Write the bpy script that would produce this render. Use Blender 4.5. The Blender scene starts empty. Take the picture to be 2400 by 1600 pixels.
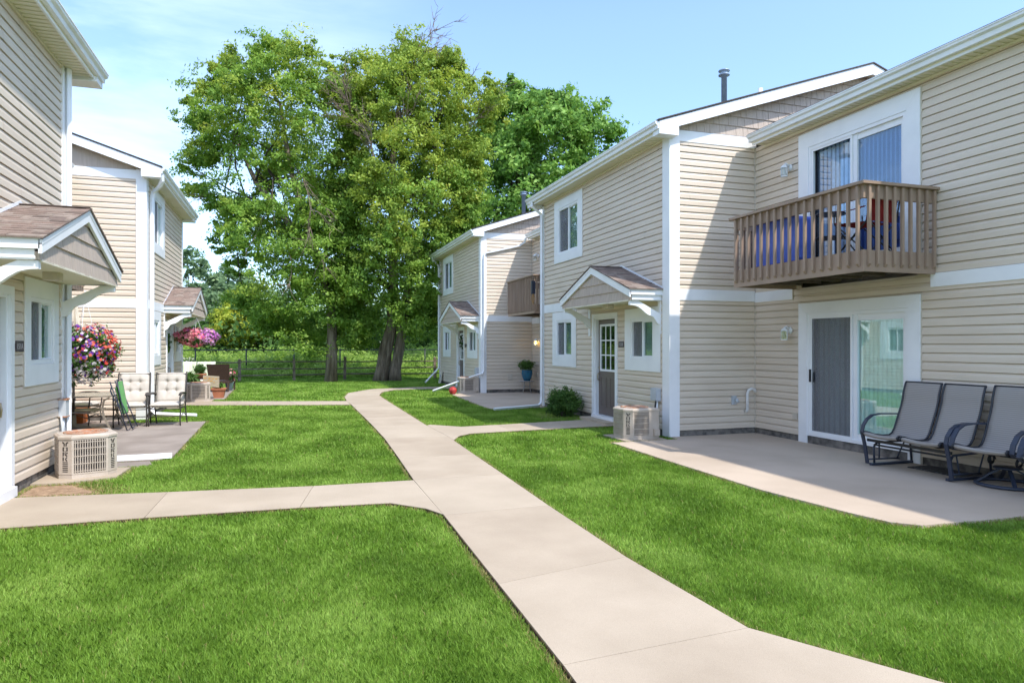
# Two-storey vinyl-sided townhouse rows either side of a courtyard lawn.
GRASSQ=1.0; LEAFQ=1.0
SKYSTR=.15; SKYSAT=1.02; SUNSTR=2.0; EXPO_=1.32
import bpy, bmesh, math, random
import numpy as np
from mathutils import Vector, Matrix
R = math.radians
random.seed(7); rng = np.random.default_rng(11)
SC = bpy.context.scene
COL = SC.collection
ORG = {}          # object -> its origin in build space

# ---------------------------------------------------------------- materials
def nodes(name):
    m = bpy.data.materials.new(name); m.use_nodes = True
    nt = m.node_tree
    for n in list(nt.nodes): nt.nodes.remove(n)
    out = nt.nodes.new('ShaderNodeOutputMaterial')
    return m, nt, out
def N(nt, t, **kw):
    n = nt.nodes.new(t)
    for k, v in kw.items():
        if k in n.inputs: n.inputs[k].default_value = v
        else: setattr(n, k, v)
    return n
def mat(name, c1, c2=None, scale=8, rough=.6, bump=0, bscale=40, detail=4, metal=0, spec=.4, lo=.35, hi=.65, coord='Object', stretch=(1,1,1), fine=0.0):
    """Principled surface whose base colour wanders between c1 and c2, with an optional fine bump."""
    m, nt, out = nodes(name)
    b = N(nt, 'ShaderNodeBsdfPrincipled'); L = nt.links.new
    b.inputs['Roughness'].default_value = rough; b.inputs['Metallic'].default_value = metal
    b.inputs['Specular IOR Level'].default_value = spec
    L(b.outputs[0], out.inputs[0])
    geo = N(nt, 'ShaderNodeNewGeometry')
    mp = N(nt, 'ShaderNodeMapping'); mp.inputs['Scale'].default_value = stretch
    L(geo.outputs['Position'], mp.inputs['Vector'])
    c2 = c2 or tuple(x*.85 for x in c1)
    nz = N(nt, 'ShaderNodeTexNoise'); nz.inputs['Scale'].default_value = scale; nz.inputs['Detail'].default_value = detail
    L(mp.outputs[0], nz.inputs['Vector'])
    rp = N(nt, 'ShaderNodeValToRGB'); L(nz.outputs['Fac'], rp.inputs[0])
    rp.color_ramp.elements[0].position = lo; rp.color_ramp.elements[1].position = hi
    rp.color_ramp.elements[0].color = (*c2, 1); rp.color_ramp.elements[1].color = (*c1, 1)
    col = rp.outputs[0]
    if fine:
        n2 = N(nt, 'ShaderNodeTexNoise'); n2.inputs['Scale'].default_value = bscale*2; n2.inputs['Detail'].default_value = 2
        L(mp.outputs[0], n2.inputs['Vector'])
        mr = N(nt, 'ShaderNodeMapRange'); mr.inputs['To Min'].default_value = 1-fine; mr.inputs['To Max'].default_value = 1+fine
        mr.inputs['From Min'].default_value = .3; mr.inputs['From Max'].default_value = .7
        L(n2.outputs['Fac'], mr.inputs['Value'])
        mx = N(nt, 'ShaderNodeVectorMath', operation='SCALE'); L(col, mx.inputs[0]); L(mr.outputs[0], mx.inputs['Scale']); col = mx.outputs[0]
    L(col, b.inputs['Base Color'])
    if bump:
        n3 = N(nt, 'ShaderNodeTexNoise'); n3.inputs['Scale'].default_value = bscale; n3.inputs['Detail'].default_value = 3
        L(mp.outputs[0], n3.inputs['Vector'])
        bp = N(nt, 'ShaderNodeBump'); bp.inputs['Strength'].default_value = bump; bp.inputs['Distance'].default_value = .01
        L(n3.outputs['Fac'], bp.inputs['Height']); L(bp.outputs[0], b.inputs['Normal'])
    return m
def leafmat(name, c1, c2, c3=None, trans=.35, scale=1.2, gloss=.05):
    m, nt, out = nodes(name); L = nt.links.new
    geo = N(nt, 'ShaderNodeNewGeometry')
    rp = N(nt, 'ShaderNodeValToRGB')
    at = N(nt, 'ShaderNodeAttribute', attribute_name='tint')
    nz = N(nt, 'ShaderNodeTexNoise'); nz.inputs['Scale'].default_value = scale; L(geo.outputs['Position'], nz.inputs['Vector'])
    ad = N(nt, 'ShaderNodeMath', operation='MULTIPLY_ADD'); L(nz.outputs['Fac'], ad.inputs[0]); ad.inputs[1].default_value = .9
    sb = N(nt, 'ShaderNodeMath', operation='MULTIPLY_ADD'); L(at.outputs['Fac'], sb.inputs[0]); sb.inputs[1].default_value = .55; sb.inputs[2].default_value = -.22
    L(sb.outputs[0], ad.inputs[2])
    L(ad.outputs[0], rp.inputs[0])
    rp.color_ramp.elements[0].position = .28; rp.color_ramp.elements[0].color = (*c1, 1)
    rp.color_ramp.elements[1].position = .6; rp.color_ramp.elements[1].color = (*c2, 1)
    if c3:
        e = rp.color_ramp.elements.new(.85); e.color = (*c3, 1)
    d = N(nt, 'ShaderNodeBsdfDiffuse'); t = N(nt, 'ShaderNodeBsdfTranslucent'); g = N(nt, 'ShaderNodeBsdfGlossy'); g.inputs['Roughness'].default_value = .5; g.inputs[0].default_value = (.5,.65,.35,1)
    L(rp.outputs[0], d.inputs[0])
    hs = N(nt, 'ShaderNodeHueSaturation'); hs.inputs['Value'].default_value = 1.5; hs.inputs['Hue'].default_value = .485
    L(rp.outputs[0], hs.inputs['Color']); L(hs.outputs[0], t.inputs[0])
    m1 = N(nt, 'ShaderNodeMixShader'); m1.inputs[0].default_value = trans; L(d.outputs[0], m1.inputs[1]); L(t.outputs[0], m1.inputs[2])
    m2 = N(nt, 'ShaderNodeMixShader'); m2.inputs[0].default_value = gloss; L(m1.outputs[0], m2.inputs[1]); L(g.outputs[0], m2.inputs[2])
    L(m2.outputs[0], out.inputs[0])
    return m
def glassmat(name, tint=(.55,.75,.7), refl=.25, rough=0.0, wav=.0):
    m, nt, out = nodes(name); L = nt.links.new
    tr = N(nt, 'ShaderNodeBsdfTransparent'); tr.inputs[0].default_value = (*tint, 1)
    g = N(nt, 'ShaderNodeBsdfGlossy'); g.inputs['Roughness'].default_value = rough; g.inputs[0].default_value = (.95,1,1,1)
    lw = N(nt, 'ShaderNodeLayerWeight'); lw.inputs[0].default_value = .5
    fr = N(nt, 'ShaderNodeMath', operation='POWER'); L(lw.outputs['Facing'], fr.inputs[0]); fr.inputs[1].default_value = 4
    mr = N(nt, 'ShaderNodeMapRange'); mr.inputs['To Min'].default_value = refl*.55; mr.inputs['To Max'].default_value = .95
    L(fr.outputs[0], mr.inputs[0])
    if wav:
        geo = N(nt, 'ShaderNodeNewGeometry'); nz = N(nt, 'ShaderNodeTexNoise'); nz.inputs['Scale'].default_value = 1.3; nz.inputs['Detail'].default_value = 0
        L(geo.outputs['Position'], nz.inputs['Vector'])
        bp = N(nt, 'ShaderNodeBump'); bp.inputs['Strength'].default_value = wav; bp.inputs['Distance'].default_value = .05
        L(nz.outputs['Fac'], bp.inputs['Height']); L(bp.outputs[0], g.inputs['Normal'])
    mx = N(nt, 'ShaderNodeMixShader'); L(mr.outputs[0], mx.inputs[0]); L(tr.outputs[0], mx.inputs[1]); L(g.outputs[0], mx.inputs[2])
    L(mx.outputs[0], out.inputs[0]); return m
def screenmat(name, c=(.10,.10,.12), op=.6, weave=0):
    m, nt, out = nodes(name); L = nt.links.new
    tr = N(nt, 'ShaderNodeBsdfTransparent'); d = N(nt, 'ShaderNodeBsdfDiffuse'); d.inputs[0].default_value = (*c, 1)
    mx = N(nt, 'ShaderNodeMixShader'); mx.inputs[0].default_value = op
    L(tr.outputs[0], mx.inputs[1]); L(d.outputs[0], mx.inputs[2]); L(mx.outputs[0], out.inputs[0]); return m
def emit(name, c, s):
    m, nt, out = nodes(name); e = N(nt, 'ShaderNodeEmission'); e.inputs[0].default_value = (*c, 1); e.inputs[1].default_value = s
    nt.links.new(e.outputs[0], out.inputs[0]); return m
def slingmat(name, c1, c2):
    m, nt, out = nodes(name); L = nt.links.new
    b = N(nt, 'ShaderNodeBsdfPrincipled'); b.inputs['Roughness'].default_value = .7
    geo = N(nt, 'ShaderNodeNewGeometry'); wv = N(nt, 'ShaderNodeTexWave'); wv.bands_direction = 'Z'
    wv.inputs['Scale'].default_value = 14; wv.inputs['Distortion'].default_value = .6; wv.inputs['Detail'].default_value = 1
    L(geo.outputs['Position'], wv.inputs['Vector'])
    rp = N(nt, 'ShaderNodeValToRGB'); rp.color_ramp.elements[0].color = (*c1,1); rp.color_ramp.elements[1].color = (*c2,1)
    L(wv.outputs['Fac'], rp.inputs[0]); L(rp.outputs[0], b.inputs['Base Color'])
    nz = N(nt, 'ShaderNodeTexNoise'); nz.inputs['Scale'].default_value = 350
    L(geo.outputs['Position'], nz.inputs['Vector'])
    bp = N(nt, 'ShaderNodeBump'); bp.inputs['Strength'].default_value = .5; bp.inputs['Distance'].default_value = .004
    L(nz.outputs['Fac'], bp.inputs['Height']); L(bp.outputs[0], b.inputs['Normal'])
    L(b.outputs[0], out.inputs[0]); return m

M = {}
M['siding']  = mat('siding_vinyl', (.69,.592,.485), (.64,.54,.435), scale=1.1, rough=.48, bump=.10, bscale=60, stretch=(1,1,4), detail=6)
M['siding2'] = M['siding']
M['white']   = mat('white_trim', (.83,.84,.86), (.77,.78,.80), scale=2.2, rough=.42, bump=.05, bscale=30, lo=.3, hi=.55, detail=6)
M['soffit']  = mat('soffit_vinyl', (.78,.73,.60), (.72,.67,.54), scale=2, rough=.5)
M['beige_trim'] = mat('beige_trim', (.60,.53,.44), rough=.5)
M['gutter']  = mat('gutter_paint', (.80,.81,.82), (.60,.61,.60), scale=1.6, rough=.35, detail=8, lo=.2, hi=.5)
M['shake']   = mat('shake_siding', (.52,.43,.36), (.45,.37,.31), scale=5, rough=.6, bump=.4, bscale=60, stretch=(6,6,.6))
M['found']   = mat('foundation_block', (.22,.20,.18), (.08,.075,.07), scale=9, rough=.9, bump=.8, bscale=30)
M['conc_b']  = mat('path_concrete_b', (.45,.37,.28), (.36,.29,.215), scale=1.5, rough=.85, bump=.25, bscale=160, detail=10, lo=.25, hi=.7, fine=.11)
M['conc_c']  = mat('path_concrete_c', (.485,.405,.31), (.395,.325,.245), scale=1.2, rough=.85, bump=.25, bscale=160, detail=10, lo=.25, hi=.7, fine=.11)
M['conc']    = mat('path_concrete', (.47,.39,.298), (.37,.30,.223), scale=1.3, rough=.85, bump=.25, bscale=160, detail=9, lo=.25, hi=.7, fine=.10)
M['conc2']   = mat('patio_concrete', (.53,.43,.335), (.42,.335,.255), scale=.8, rough=.85, bump=.3, bscale=120, detail=9, lo=.3, hi=.62, fine=.06)
M['conc3']   = mat('grey_patio_concrete', (.34,.29,.25), (.23,.19,.16), scale=1.4, rough=.9, bump=.3, bscale=90, detail=8, lo=.3, hi=.65, fine=.07)
M['joint']   = mat('joint_dirt', (.07,.05,.035), rough=1)
M['soil']    = mat('bare_soil', (.40,.27,.17), (.24,.155,.09), scale=14, rough=1, bump=1, bscale=60, fine=.3)
M['edge']    = mat('edge_soil', (.10,.06,.035), (.05,.035,.02), scale=20, rough=1)
M['shingle'] = [mat('shingle_a', (.29,.215,.18), (.21,.155,.13), scale=9, rough=.95, bump=.6, bscale=250, fine=.15),
                mat('shingle_b', (.22,.165,.14), (.15,.115,.10), scale=9, rough=.95, bump=.6, bscale=250, fine=.15),
                mat('shingle_c', (.34,.275,.235), (.25,.20,.17), scale=9, rough=.95, bump=.6, bscale=250, fine=.15)]
M['roofdark'] = mat('roof_shingle_edge', (.09,.075,.07), (.05,.045,.045), scale=30, rough=.95)
M['deckpaint'] = mat('brown_deck_paint', (.36,.255,.19), (.30,.21,.155), scale=3, rough=.55, bump=.15, bscale=50, stretch=(1,1,.3))
M['deckdark'] = mat('deck_boards', (.16,.12,.095), (.09,.07,.055), scale=6, rough=.8)
M['door']    = mat('taupe_door_paint', (.155,.125,.11), (.14,.112,.10), scale=3, rough=.4)
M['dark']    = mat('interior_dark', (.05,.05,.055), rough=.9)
M['room']    = mat('interior_wall', (.30,.30,.29), rough=.9)
M['glass']   = glassmat('window_glass', (.80,.88,.86), .20)
M['glassup']= glassmat('upper_slider_glass', (.78,.86,.95), .17, wav=.03)
M['glasswav']= glassmat('slider_glass', (.86,.97,.95), .30, wav=.03)
M['screen']  = screenmat('insect_screen', (.26,.265,.29), .42)
M['blind']   = mat('blinds', (.60,.66,.63), (.54,.60,.57), rough=.6)
M['curtain'] = mat('curtain_fabric', (.62,.62,.62), (.40,.42,.46), scale=14, stretch=(1,1,.02), rough=.8)
M['st_b1']=mat('blind_stripe_dark_blue',(.045,.06,.16),rough=.7); M['st_b2']=mat('blind_stripe_light_blue',(.24,.29,.47),rough=.7); M['st_w1']=mat('blind_stripe_white',(.82,.86,.88),rough=.7); M['st_w2']=mat('blind_gap_shade',(.25,.28,.31),rough=.7)  # the grey paints in the dark see-through gaps between white vanes
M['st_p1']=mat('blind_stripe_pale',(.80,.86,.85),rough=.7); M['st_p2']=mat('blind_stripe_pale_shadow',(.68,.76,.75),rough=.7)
M['vane']    = mat('vertical_vanes', (.80,.84,.84), (.70,.74,.75), scale=5, rough=.6)
M['vanedark']= mat('vertical_vanes_dark', (.40,.46,.66), (.30,.35,.52), scale=5, rough=.6)
M['black']   = mat('black_metal', (.018,.02,.028), rough=.4, spec=.5)
M['navy']    = mat('blue_black_powder_coat', (.035,.045,.075), (.028,.036,.06), rough=.35, spec=.5)
M['bronze']  = mat('bronze_metal', (.075,.065,.06), (.05,.045,.04), rough=.45, metal=.3)
M['champ']   = mat('champagne_aluminium', (.33,.28,.22), (.25,.21,.165), rough=.45, metal=.2)
M['tabletop']= glassmat('textured_table_glass', (.45,.46,.36), .22, rough=.15)
M['cushion'] = mat('cream_cushion', (.60,.55,.485), (.52,.47,.41), scale=7, rough=.9, bump=.25, bscale=90)
M['sling']   = slingmat('sling_fabric', (.25,.225,.21), (.37,.34,.315))
M['green']   = mat('green_sling', (.16,.42,.13), (.12,.34,.10), rough=.7, bump=.2, bscale=200)
M['acbody']  = mat('ac_paint', (.52,.45,.385), (.45,.38,.31), scale=6, rough=.5, detail=8)
M['acfin']   = mat('ac_coil', (.24,.20,.17), (.09,.075,.07), scale=26, rough=.7, stretch=(1,1,.3), bump=.5, bscale=150)
M['acfin2']  = mat('ac_coil_dark', (.13,.12,.115), (.05,.048,.048), scale=26, rough=.7, stretch=(1,1,.3), bump=.5, bscale=150)
M['dryblade']= leafmat('dry_grass', (.30,.24,.10), (.42,.36,.15), trans=.2)
M['acdark']  = mat('ac_slot_shade', (.03,.025,.022), rough=.9)
M['rust']    = mat('rusty_metal', (.42,.33,.26), (.42,.15,.06), scale=16, rough=.8)
M['terra']   = mat('terracotta', (.50,.19,.10), (.42,.15,.075), scale=7, rough=.75)
M['orange']  = mat('orange_plastic', (.55,.16,.03), (.42,.11,.02), rough=.6)
M['teal']    = mat('glazed_teal_pot', (.005,.13,.22), (.004,.09,.17), rough=.15, spec=.7)
M['wicker']  = mat('brown_wicker', (.085,.045,.03), (.035,.02,.014), scale=60, rough=.6, bump=.8, bscale=120)
M['wood']    = mat('weathered_rail_wood', (.30,.24,.185), (.15,.115,.085), scale=5, rough=.9, bump=.7, bscale=60, stretch=(1,1,1))
M['woodpale']= mat('grey_wood_sign', (.42,.36,.26), (.30,.24,.16), scale=9, rough=.8, stretch=(1,1,6))
M['ochre']   = mat('ochre_paint', (.48,.25,.05), rough=.8)
M['bark']    = mat('tree_bark', (.34,.27,.21), (.15,.11,.08), scale=5, rough=.95, bump=1, bscale=18, stretch=(1.6,1.6,.25), detail=8, lo=.35, hi=.62)
for n_ in M['bark'].node_tree.nodes:
    if n_.type=='BUMP': n_.inputs['Distance'].default_value=.09
M['barkdark']= mat('branch_bark', (.10,.08,.06), (.05,.038,.03), scale=6, rough=.95, bump=.8, bscale=20, stretch=(1,1,.3))
M['twig']    = mat('bare_twigs', (.24,.18,.14), (.15,.11,.085), rough=.9)
M['blue']    = mat('blue_nylon', (.10,.17,.62), (.075,.13,.52), scale=4, rough=.45, bump=.3, bscale=14)
M['bluedark']= mat('blue_piping', (.015,.03,.30), rough=.5)
M['red']     = mat('red_canvas', (.33,.02,.02), (.24,.013,.016), rough=.7)
M['plate']   = mat('number_plate', (.10,.08,.085), rough=.5)
M['letter']  = mat('light_lettering', (.55,.50,.50), rough=.5)
M['pvc']     = mat('white_pvc', (.75,.74,.72), rough=.35)
M['pipe']    = mat('grey_blue_vent_pipe', (.34,.42,.55), (.28,.35,.46), rough=.45, metal=.3)
M['meter']   = mat('grey_box_paint', (.50,.53,.56), rough=.5)
M['ball']    = mat('red_rubber', (.55,.06,.05), (.42,.045,.04), rough=.6)
M['umb']     = mat('umbrella_canvas', (.66,.60,.50), (.55,.49,.40), scale=6, rough=.9)
M['resin']   = mat('grey_resin_base', (.13,.11,.10), (.085,.075,.07), scale=8, rough=.8, bump=.4)
M['lampglass']=glassmat('lantern_glass', (.85,.85,.80), .2)
M['bulb']    = emit('lit_bulb', (1,.62,.15), 9)
M['bulboff'] = mat('frosted_bulb', (.7,.68,.62), rough=.3)
M['brass']   = mat('brass', (.45,.36,.22), rough=.3, metal=.8)
M['matrug']  = mat('rubber_mat', (.05,.045,.045), (.10,.095,.09), scale=30, rough=.9, lo=.45, hi=.5)
M['petal_red'] = leafmat('petal_red', (.62,.05,.045), (.75,.16,.11), trans=.3)
M['petal_purple'] = leafmat('petal_purple', (.10,.012,.25), (.22,.05,.42), trans=.3)
M['petal_white'] = leafmat('petal_white', (.70,.62,.68), (.85,.80,.80), trans=.3)
M['petal_pink'] = leafmat('petal_pink', (.80,.12,.22), (.85,.38,.42), trans=.3)
M['petal_mauve'] = leafmat('petal_mauve', (.50,.12,.48), (.72,.40,.66), trans=.3)
M['leaf']    = leafmat('maple_leaf', (.105,.205,.030), (.225,.365,.052), (.39,.50,.10), trans=.38)
M['leaf2']   = leafmat('maple_leaf_yellowing', (.14,.225,.032), (.32,.41,.055), (.54,.56,.12), trans=.38)
M['leaf3']   = leafmat('glossy_green_leaf', (.085,.19,.033), (.185,.345,.06), (.32,.47,.11), trans=.35, gloss=.06)
M['leaffar'] = leafmat('far_leaf_hazed', (.10,.17,.08), (.17,.26,.13), (.24,.33,.17), trans=.3)  # distance haze is painted into these paler leaf colours
M['leafyel'] = leafmat('yellow_green_leaf', (.24,.34,.035), (.45,.48,.06), (.62,.58,.09), trans=.4)
M['leafdark']= leafmat('dark_undergrowth_leaf', (.028,.065,.018), (.065,.14,.03), (.14,.25,.05), trans=.3)
M['leafshrub']=leafmat('shrub_leaf', (.028,.075,.018), (.07,.15,.03), (.13,.22,.05), trans=.25)
M['weed']    = leafmat('weed_leaf', (.19,.31,.05), (.31,.46,.085), (.48,.56,.17), trans=.4)
M['greypetal'] = leafmat('pale_small_flowers', (.45,.42,.45), (.65,.60,.62), trans=.2)

# ---------------------------------------------------------------- mesh builder
class Fr:
    """Wall frame: s runs along the wall, n outward from it, z up."""
    def __init__(self, kind, w): self.k, self.w = kind, w
    def __call__(self, s, n, z):
        if self.k == 'R': return (self.w-n, s, z)      # wall at x=w facing -x
        if self.k == 'L': return (self.w+n, s, z)      # wall at x=w facing +x
        return (s, self.w-n, z)                        # wall at y=w facing -y
class MB:
    def __init__(s): s.v=[]; s.f=[]; s.m=[]; s.sm=[]
    def add(s, vs, fs, m=0, smooth=False):
        o = len(s.v); s.v += [tuple(p) for p in vs]
        for f in fs: s.f.append(tuple(i+o for i in f)); s.m.append(m); s.sm.append(smooth)
        return s
    HEX = [(0,1,2,3),(7,6,5,4),(0,4,5,1),(1,5,6,2),(2,6,7,3),(3,7,4,0)]
    def hexa(s, P, m=0): return s.add(P, MB.HEX, m)
    def box(s, x0,y0,z0,x1,y1,z1, m=0):
        return s.hexa([(x0,y0,z0),(x1,y0,z0),(x1,y1,z0),(x0,y1,z0),(x0,y0,z1),(x1,y0,z1),(x1,y1,z1),(x0,y1,z1)], m)
    def fbox(s, F, s0,s1,n0,n1,z0,z1, m=0):
        return s.hexa([F(s0,n0,z0),F(s1,n0,z0),F(s1,n1,z0),F(s0,n1,z0),F(s0,n0,z1),F(s1,n0,z1),F(s1,n1,z1),F(s0,n1,z1)], m)
    def fprism(s, F, poly, n0, n1, m=0):
        k = len(poly); a=[F(p[0],n0,p[1]) for p in poly]; b=[F(p[0],n1,p[1]) for p in poly]
        fs=[tuple(range(k)), tuple(range(2*k-1,k-1,-1))]+[(i,(i+1)%k,(i+1)%k+k,i+k) for i in range(k)]
        return s.add(a+b, fs, m)
    def loft(s, A, B, m=0):
        k=len(A); fs=[tuple(range(k)), tuple(range(2*k-1,k-1,-1))]+[(i,(i+1)%k,(i+1)%k+k,i+k) for i in range(k)]
        return s.add(list(A)+list(B), fs, m)
    def prism(s, poly, z0, z1, m=0):
        return s.loft([(x,y,z0) for x,y in poly], [(x,y,z1) for x,y in poly], m)
    def bar(s, p, q, w, h, m=0, up=(0,0,1)):
        p,q=Vector(p),Vector(q); d=(q-p).normalized(); u=Vector(up)
        if abs(d.dot(u))>.98: u=Vector((1,0,0))
        a=d.cross(u).normalized()*w/2; b=a.cross(d).normalized()*h/2
        return s.hexa([p-a-b,p+a-b,p+a+b,p-a+b,q-a-b,q+a-b,q+a+b,q-a+b], m)
    def tube(s, pts, r, seg=8, m=0, smooth=True, flat=1.0):
        pts=[Vector(p) for p in pts]; n=len(pts); rs=r if isinstance(r,(list,tuple)) else [r]*n
        o=len(s.v); t0=(pts[1]-pts[0]).normalized()
        u=t0.cross(Vector((0,0,1)));
        if u.length<.05: u=t0.cross(Vector((1,0,0)))
        u.normalize()
        for i,p in enumerate(pts):
            t=(pts[min(i+1,n-1)]-pts[max(i-1,0)]).normalized()
            u=(u-t*u.dot(t)); 
            if u.length<1e-5: u=t.orthogonal()
            u.normalize(); w=t.cross(u)
            for k in range(seg):
                a=2*math.pi*k/seg
                s.v.append(tuple(p+(u*math.cos(a)+w*math.sin(a)*flat)*rs[i]))
        for i in range(n-1):
            for k in range(seg):
                s.f.append((o+i*seg+k,o+i*seg+(k+1)%seg,o+(i+1)*seg+(k+1)%seg,o+(i+1)*seg+k)); s.m.append(m); s.sm.append(smooth)
        s.f.append(tuple(o+k for k in range(seg))[::-1]); s.m.append(m); s.sm.append(False)
        s.f.append(tuple(o+(n-1)*seg+k for k in range(seg))); s.m.append(m); s.sm.append(False)
        return s
    def strap(s, pts, w, t, side, m=0):
        """flat bar of width w (along `side`) and thickness t following a curve"""
        pts=[Vector(p) for p in pts]; n=len(pts); sd=Vector(side).normalized(); o=len(s.v)
        for i,p in enumerate(pts):
            tg=(pts[min(i+1,n-1)]-pts[max(i-1,0)]).normalized(); nn=tg.cross(sd).normalized()
            for a,b in ((-1,-1),(1,-1),(1,1),(-1,1)): s.v.append(tuple(p+sd*a*w/2+nn*b*t/2))
        for i in range(n-1):
            for k in range(4):
                s.f.append((o+i*4+k,o+i*4+(k+1)%4,o+(i+1)*4+(k+1)%4,o+(i+1)*4+k)); s.m.append(m); s.sm.append(False)
        s.f.append((o+3,o+2,o+1,o)); s.m.append(m); s.sm.append(False)
        e=o+(n-1)*4; s.f.append((e,e+1,e+2,e+3)); s.m.append(m); s.sm.append(False)
        return s
    def lathe(s, c, prof, seg=20, m=0, smooth=True, sq=1.0):
        o=len(s.v); n=len(prof)
        for r,z in prof:
            for k in range(seg):
                a=2*math.pi*k/seg; s.v.append((c[0]+r*math.cos(a), c[1]+r*math.sin(a)*sq, c[2]+z))
        for i in range(n-1):
            for k in range(seg):
                s.f.append((o+i*seg+k,o+i*seg+(k+1)%seg,o+(i+1)*seg+(k+1)%seg,o+(i+1)*seg+k)); s.m.append(m); s.sm.append(smooth)
        if prof[0][0]>1e-4: s.f.append(tuple(o+k for k in range(seg))[::-1]); s.m.append(m); s.sm.append(False)
        if prof[-1][0]>1e-4: s.f.append(tuple(o+(n-1)*seg+k for k in range(seg))); s.m.append(m); s.sm.append(False)
        return s
    def grid(s, fn, nu, nv, m=0, smooth=True, wrap=False):
        o=len(s.v)
        for j in range(nv+1):
            for i in range(nu+1): s.v.append(tuple(fn(i/nu,j/nv)))
        for j in range(nv):
            for i in range(nu):
                a=o+j*(nu+1)+i; s.f.append((a,a+1,a+nu+2,a+nu+1)); s.m.append(m); s.sm.append(smooth)
        return s
    def rot(s, ang, c=(0,0), start=0):
        ca,sa=math.cos(ang),math.sin(ang)
        for i in range(start,len(s.v)):
            x,y,z=s.v[i]; x-=c[0]; y-=c[1]; s.v[i]=(c[0]+x*ca-y*sa, c[1]+x*sa+y*ca, z)
        return s
    def move(s, d, start=0):
        for i in range(start,len(s.v)):
            x,y,z=s.v[i]; s.v[i]=(x+d[0],y+d[1],z+d[2])
        return s
    def build(s, name, mats, parent=None, label=None, recalc=True):
        if not isinstance(mats,(list,tuple)): mats=[mats]
        me=bpy.data.meshes.new(name)
        V=np.array(s.v,dtype=float); lo,hi=V.min(0),V.max(0)
        o=np.array([(lo[0]+hi[0])/2,(lo[1]+hi[1])/2,lo[2]])
        me.from_pydata([tuple(p) for p in V-o],[],s.f)
        me.polygons.foreach_set('material_index', s.m); me.polygons.foreach_set('use_smooth', s.sm)
        for m_ in mats: me.materials.append(m_)
        if recalc:
            bm=bmesh.new(); bm.from_mesh(me); bmesh.ops.recalc_face_normals(bm, faces=bm.faces); bm.to_mesh(me); bm.free()
        me.update()
        ob=bpy.data.objects.new(name, me); COL.objects.link(ob)
        ORG[ob.name]=o
        if parent is not None:
            ob.parent=parent; ob.location=Vector(o-ORG[parent.name])
        else: ob.location=Vector(o)
        if label: ob['label']=label
        return ob
def tag(o, label=None, cat=None, group=None, kind=None):
    if label: o['label']=label
    if cat: o['category']=cat
    if group: o['group']=group
    if kind: o['kind']=kind
    return o
def thing(name, label, cat, loc=(0,0,0), rz=0, group=None, local=False):
    """Empty at the base of a thing; local=True when its parts are modelled around (0,0,0)."""
    o=bpy.data.objects.new(name, None); COL.objects.link(o); o.location=loc; o.rotation_euler=(0,0,rz)
    o.empty_display_size=.2
    ORG[o.name]=np.array((0,0,0) if local else loc, dtype=float)
    return tag(o, label, cat, group)
def copy_tree(o, parent=None):
    c=o.copy(); COL.objects.link(c)
    if parent is not None: c.parent=parent
    for ch in list(o.children): copy_tree(ch, c)
    return c
def dup(root, loc, rz, label, group=None):
    c=copy_tree(root); c.location=loc; c.rotation_euler=(0,0,rz); c['label']=label
    if group: c['group']=group
    return c
def npmesh(name, V, F, mats, parent=None, midx=None, tint=None, nper=4, smooth=False):
    """mesh from numpy arrays: V (n,3), F (m,nper)"""
    me=bpy.data.meshes.new(name)
    o=np.array([(V[:,0].min()+V[:,0].max())/2,(V[:,1].min()+V[:,1].max())/2,V[:,2].min()])
    me.vertices.add(len(V)); me.vertices.foreach_set('co',(V-o).astype(np.float32).ravel())
    me.loops.add(F.size); me.loops.foreach_set('vertex_index',F.astype(np.int32).ravel())
    me.polygons.add(len(F)); me.polygons.foreach_set('loop_start',np.arange(0,F.size,nper,dtype=np.int32))
    try: me.polygons.foreach_set('loop_total',np.full(len(F),nper,dtype=np.int32))
    except Exception: pass
    if midx is not None: me.polygons.foreach_set('material_index',midx.astype(np.int32))
    if smooth: me.polygons.foreach_set('use_smooth',np.ones(len(F),dtype=bool))
    me.update(calc_edges=True)
    if tint is not None:
        a=me.attributes.new('tint','FLOAT','FACE'); a.data.foreach_set('value',tint.astype(np.float32))
    for m_ in (mats if isinstance(mats,(list,tuple)) else [mats]): me.materials.append(m_)
    ob=bpy.data.objects.new(name,me); COL.objects.link(ob); ORG[ob.name]=o
    if parent is not None: ob.parent=parent; ob.location=Vector(o-ORG[parent.name])
    else: ob.location=Vector(o)
    return ob
def text_mesh(name, body, size, mtl, parent, place, depth=.002):
    """lettering: a text outline turned into a mesh, each vertex put in place by `place(x, y, z)`"""
    cu=bpy.data.curves.new(name,'FONT'); cu.body=body; cu.size=size; cu.extrude=depth; cu.align_x='CENTER'; cu.align_y='CENTER'
    t=bpy.data.objects.new(name,cu); COL.objects.link(t)
    dg=bpy.context.evaluated_depsgraph_get(); me0=t.evaluated_get(dg).to_mesh()
    vs=[place(*v.co) for v in me0.vertices]; fs=[tuple(p.vertices) for p in me0.polygons]
    t.evaluated_get(dg).to_mesh_clear(); COL.objects.unlink(t); bpy.data.objects.remove(t); bpy.data.curves.remove(cu)
    mb=MB(); mb.add(vs,fs); return mb.build(name, mtl, parent)
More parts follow.
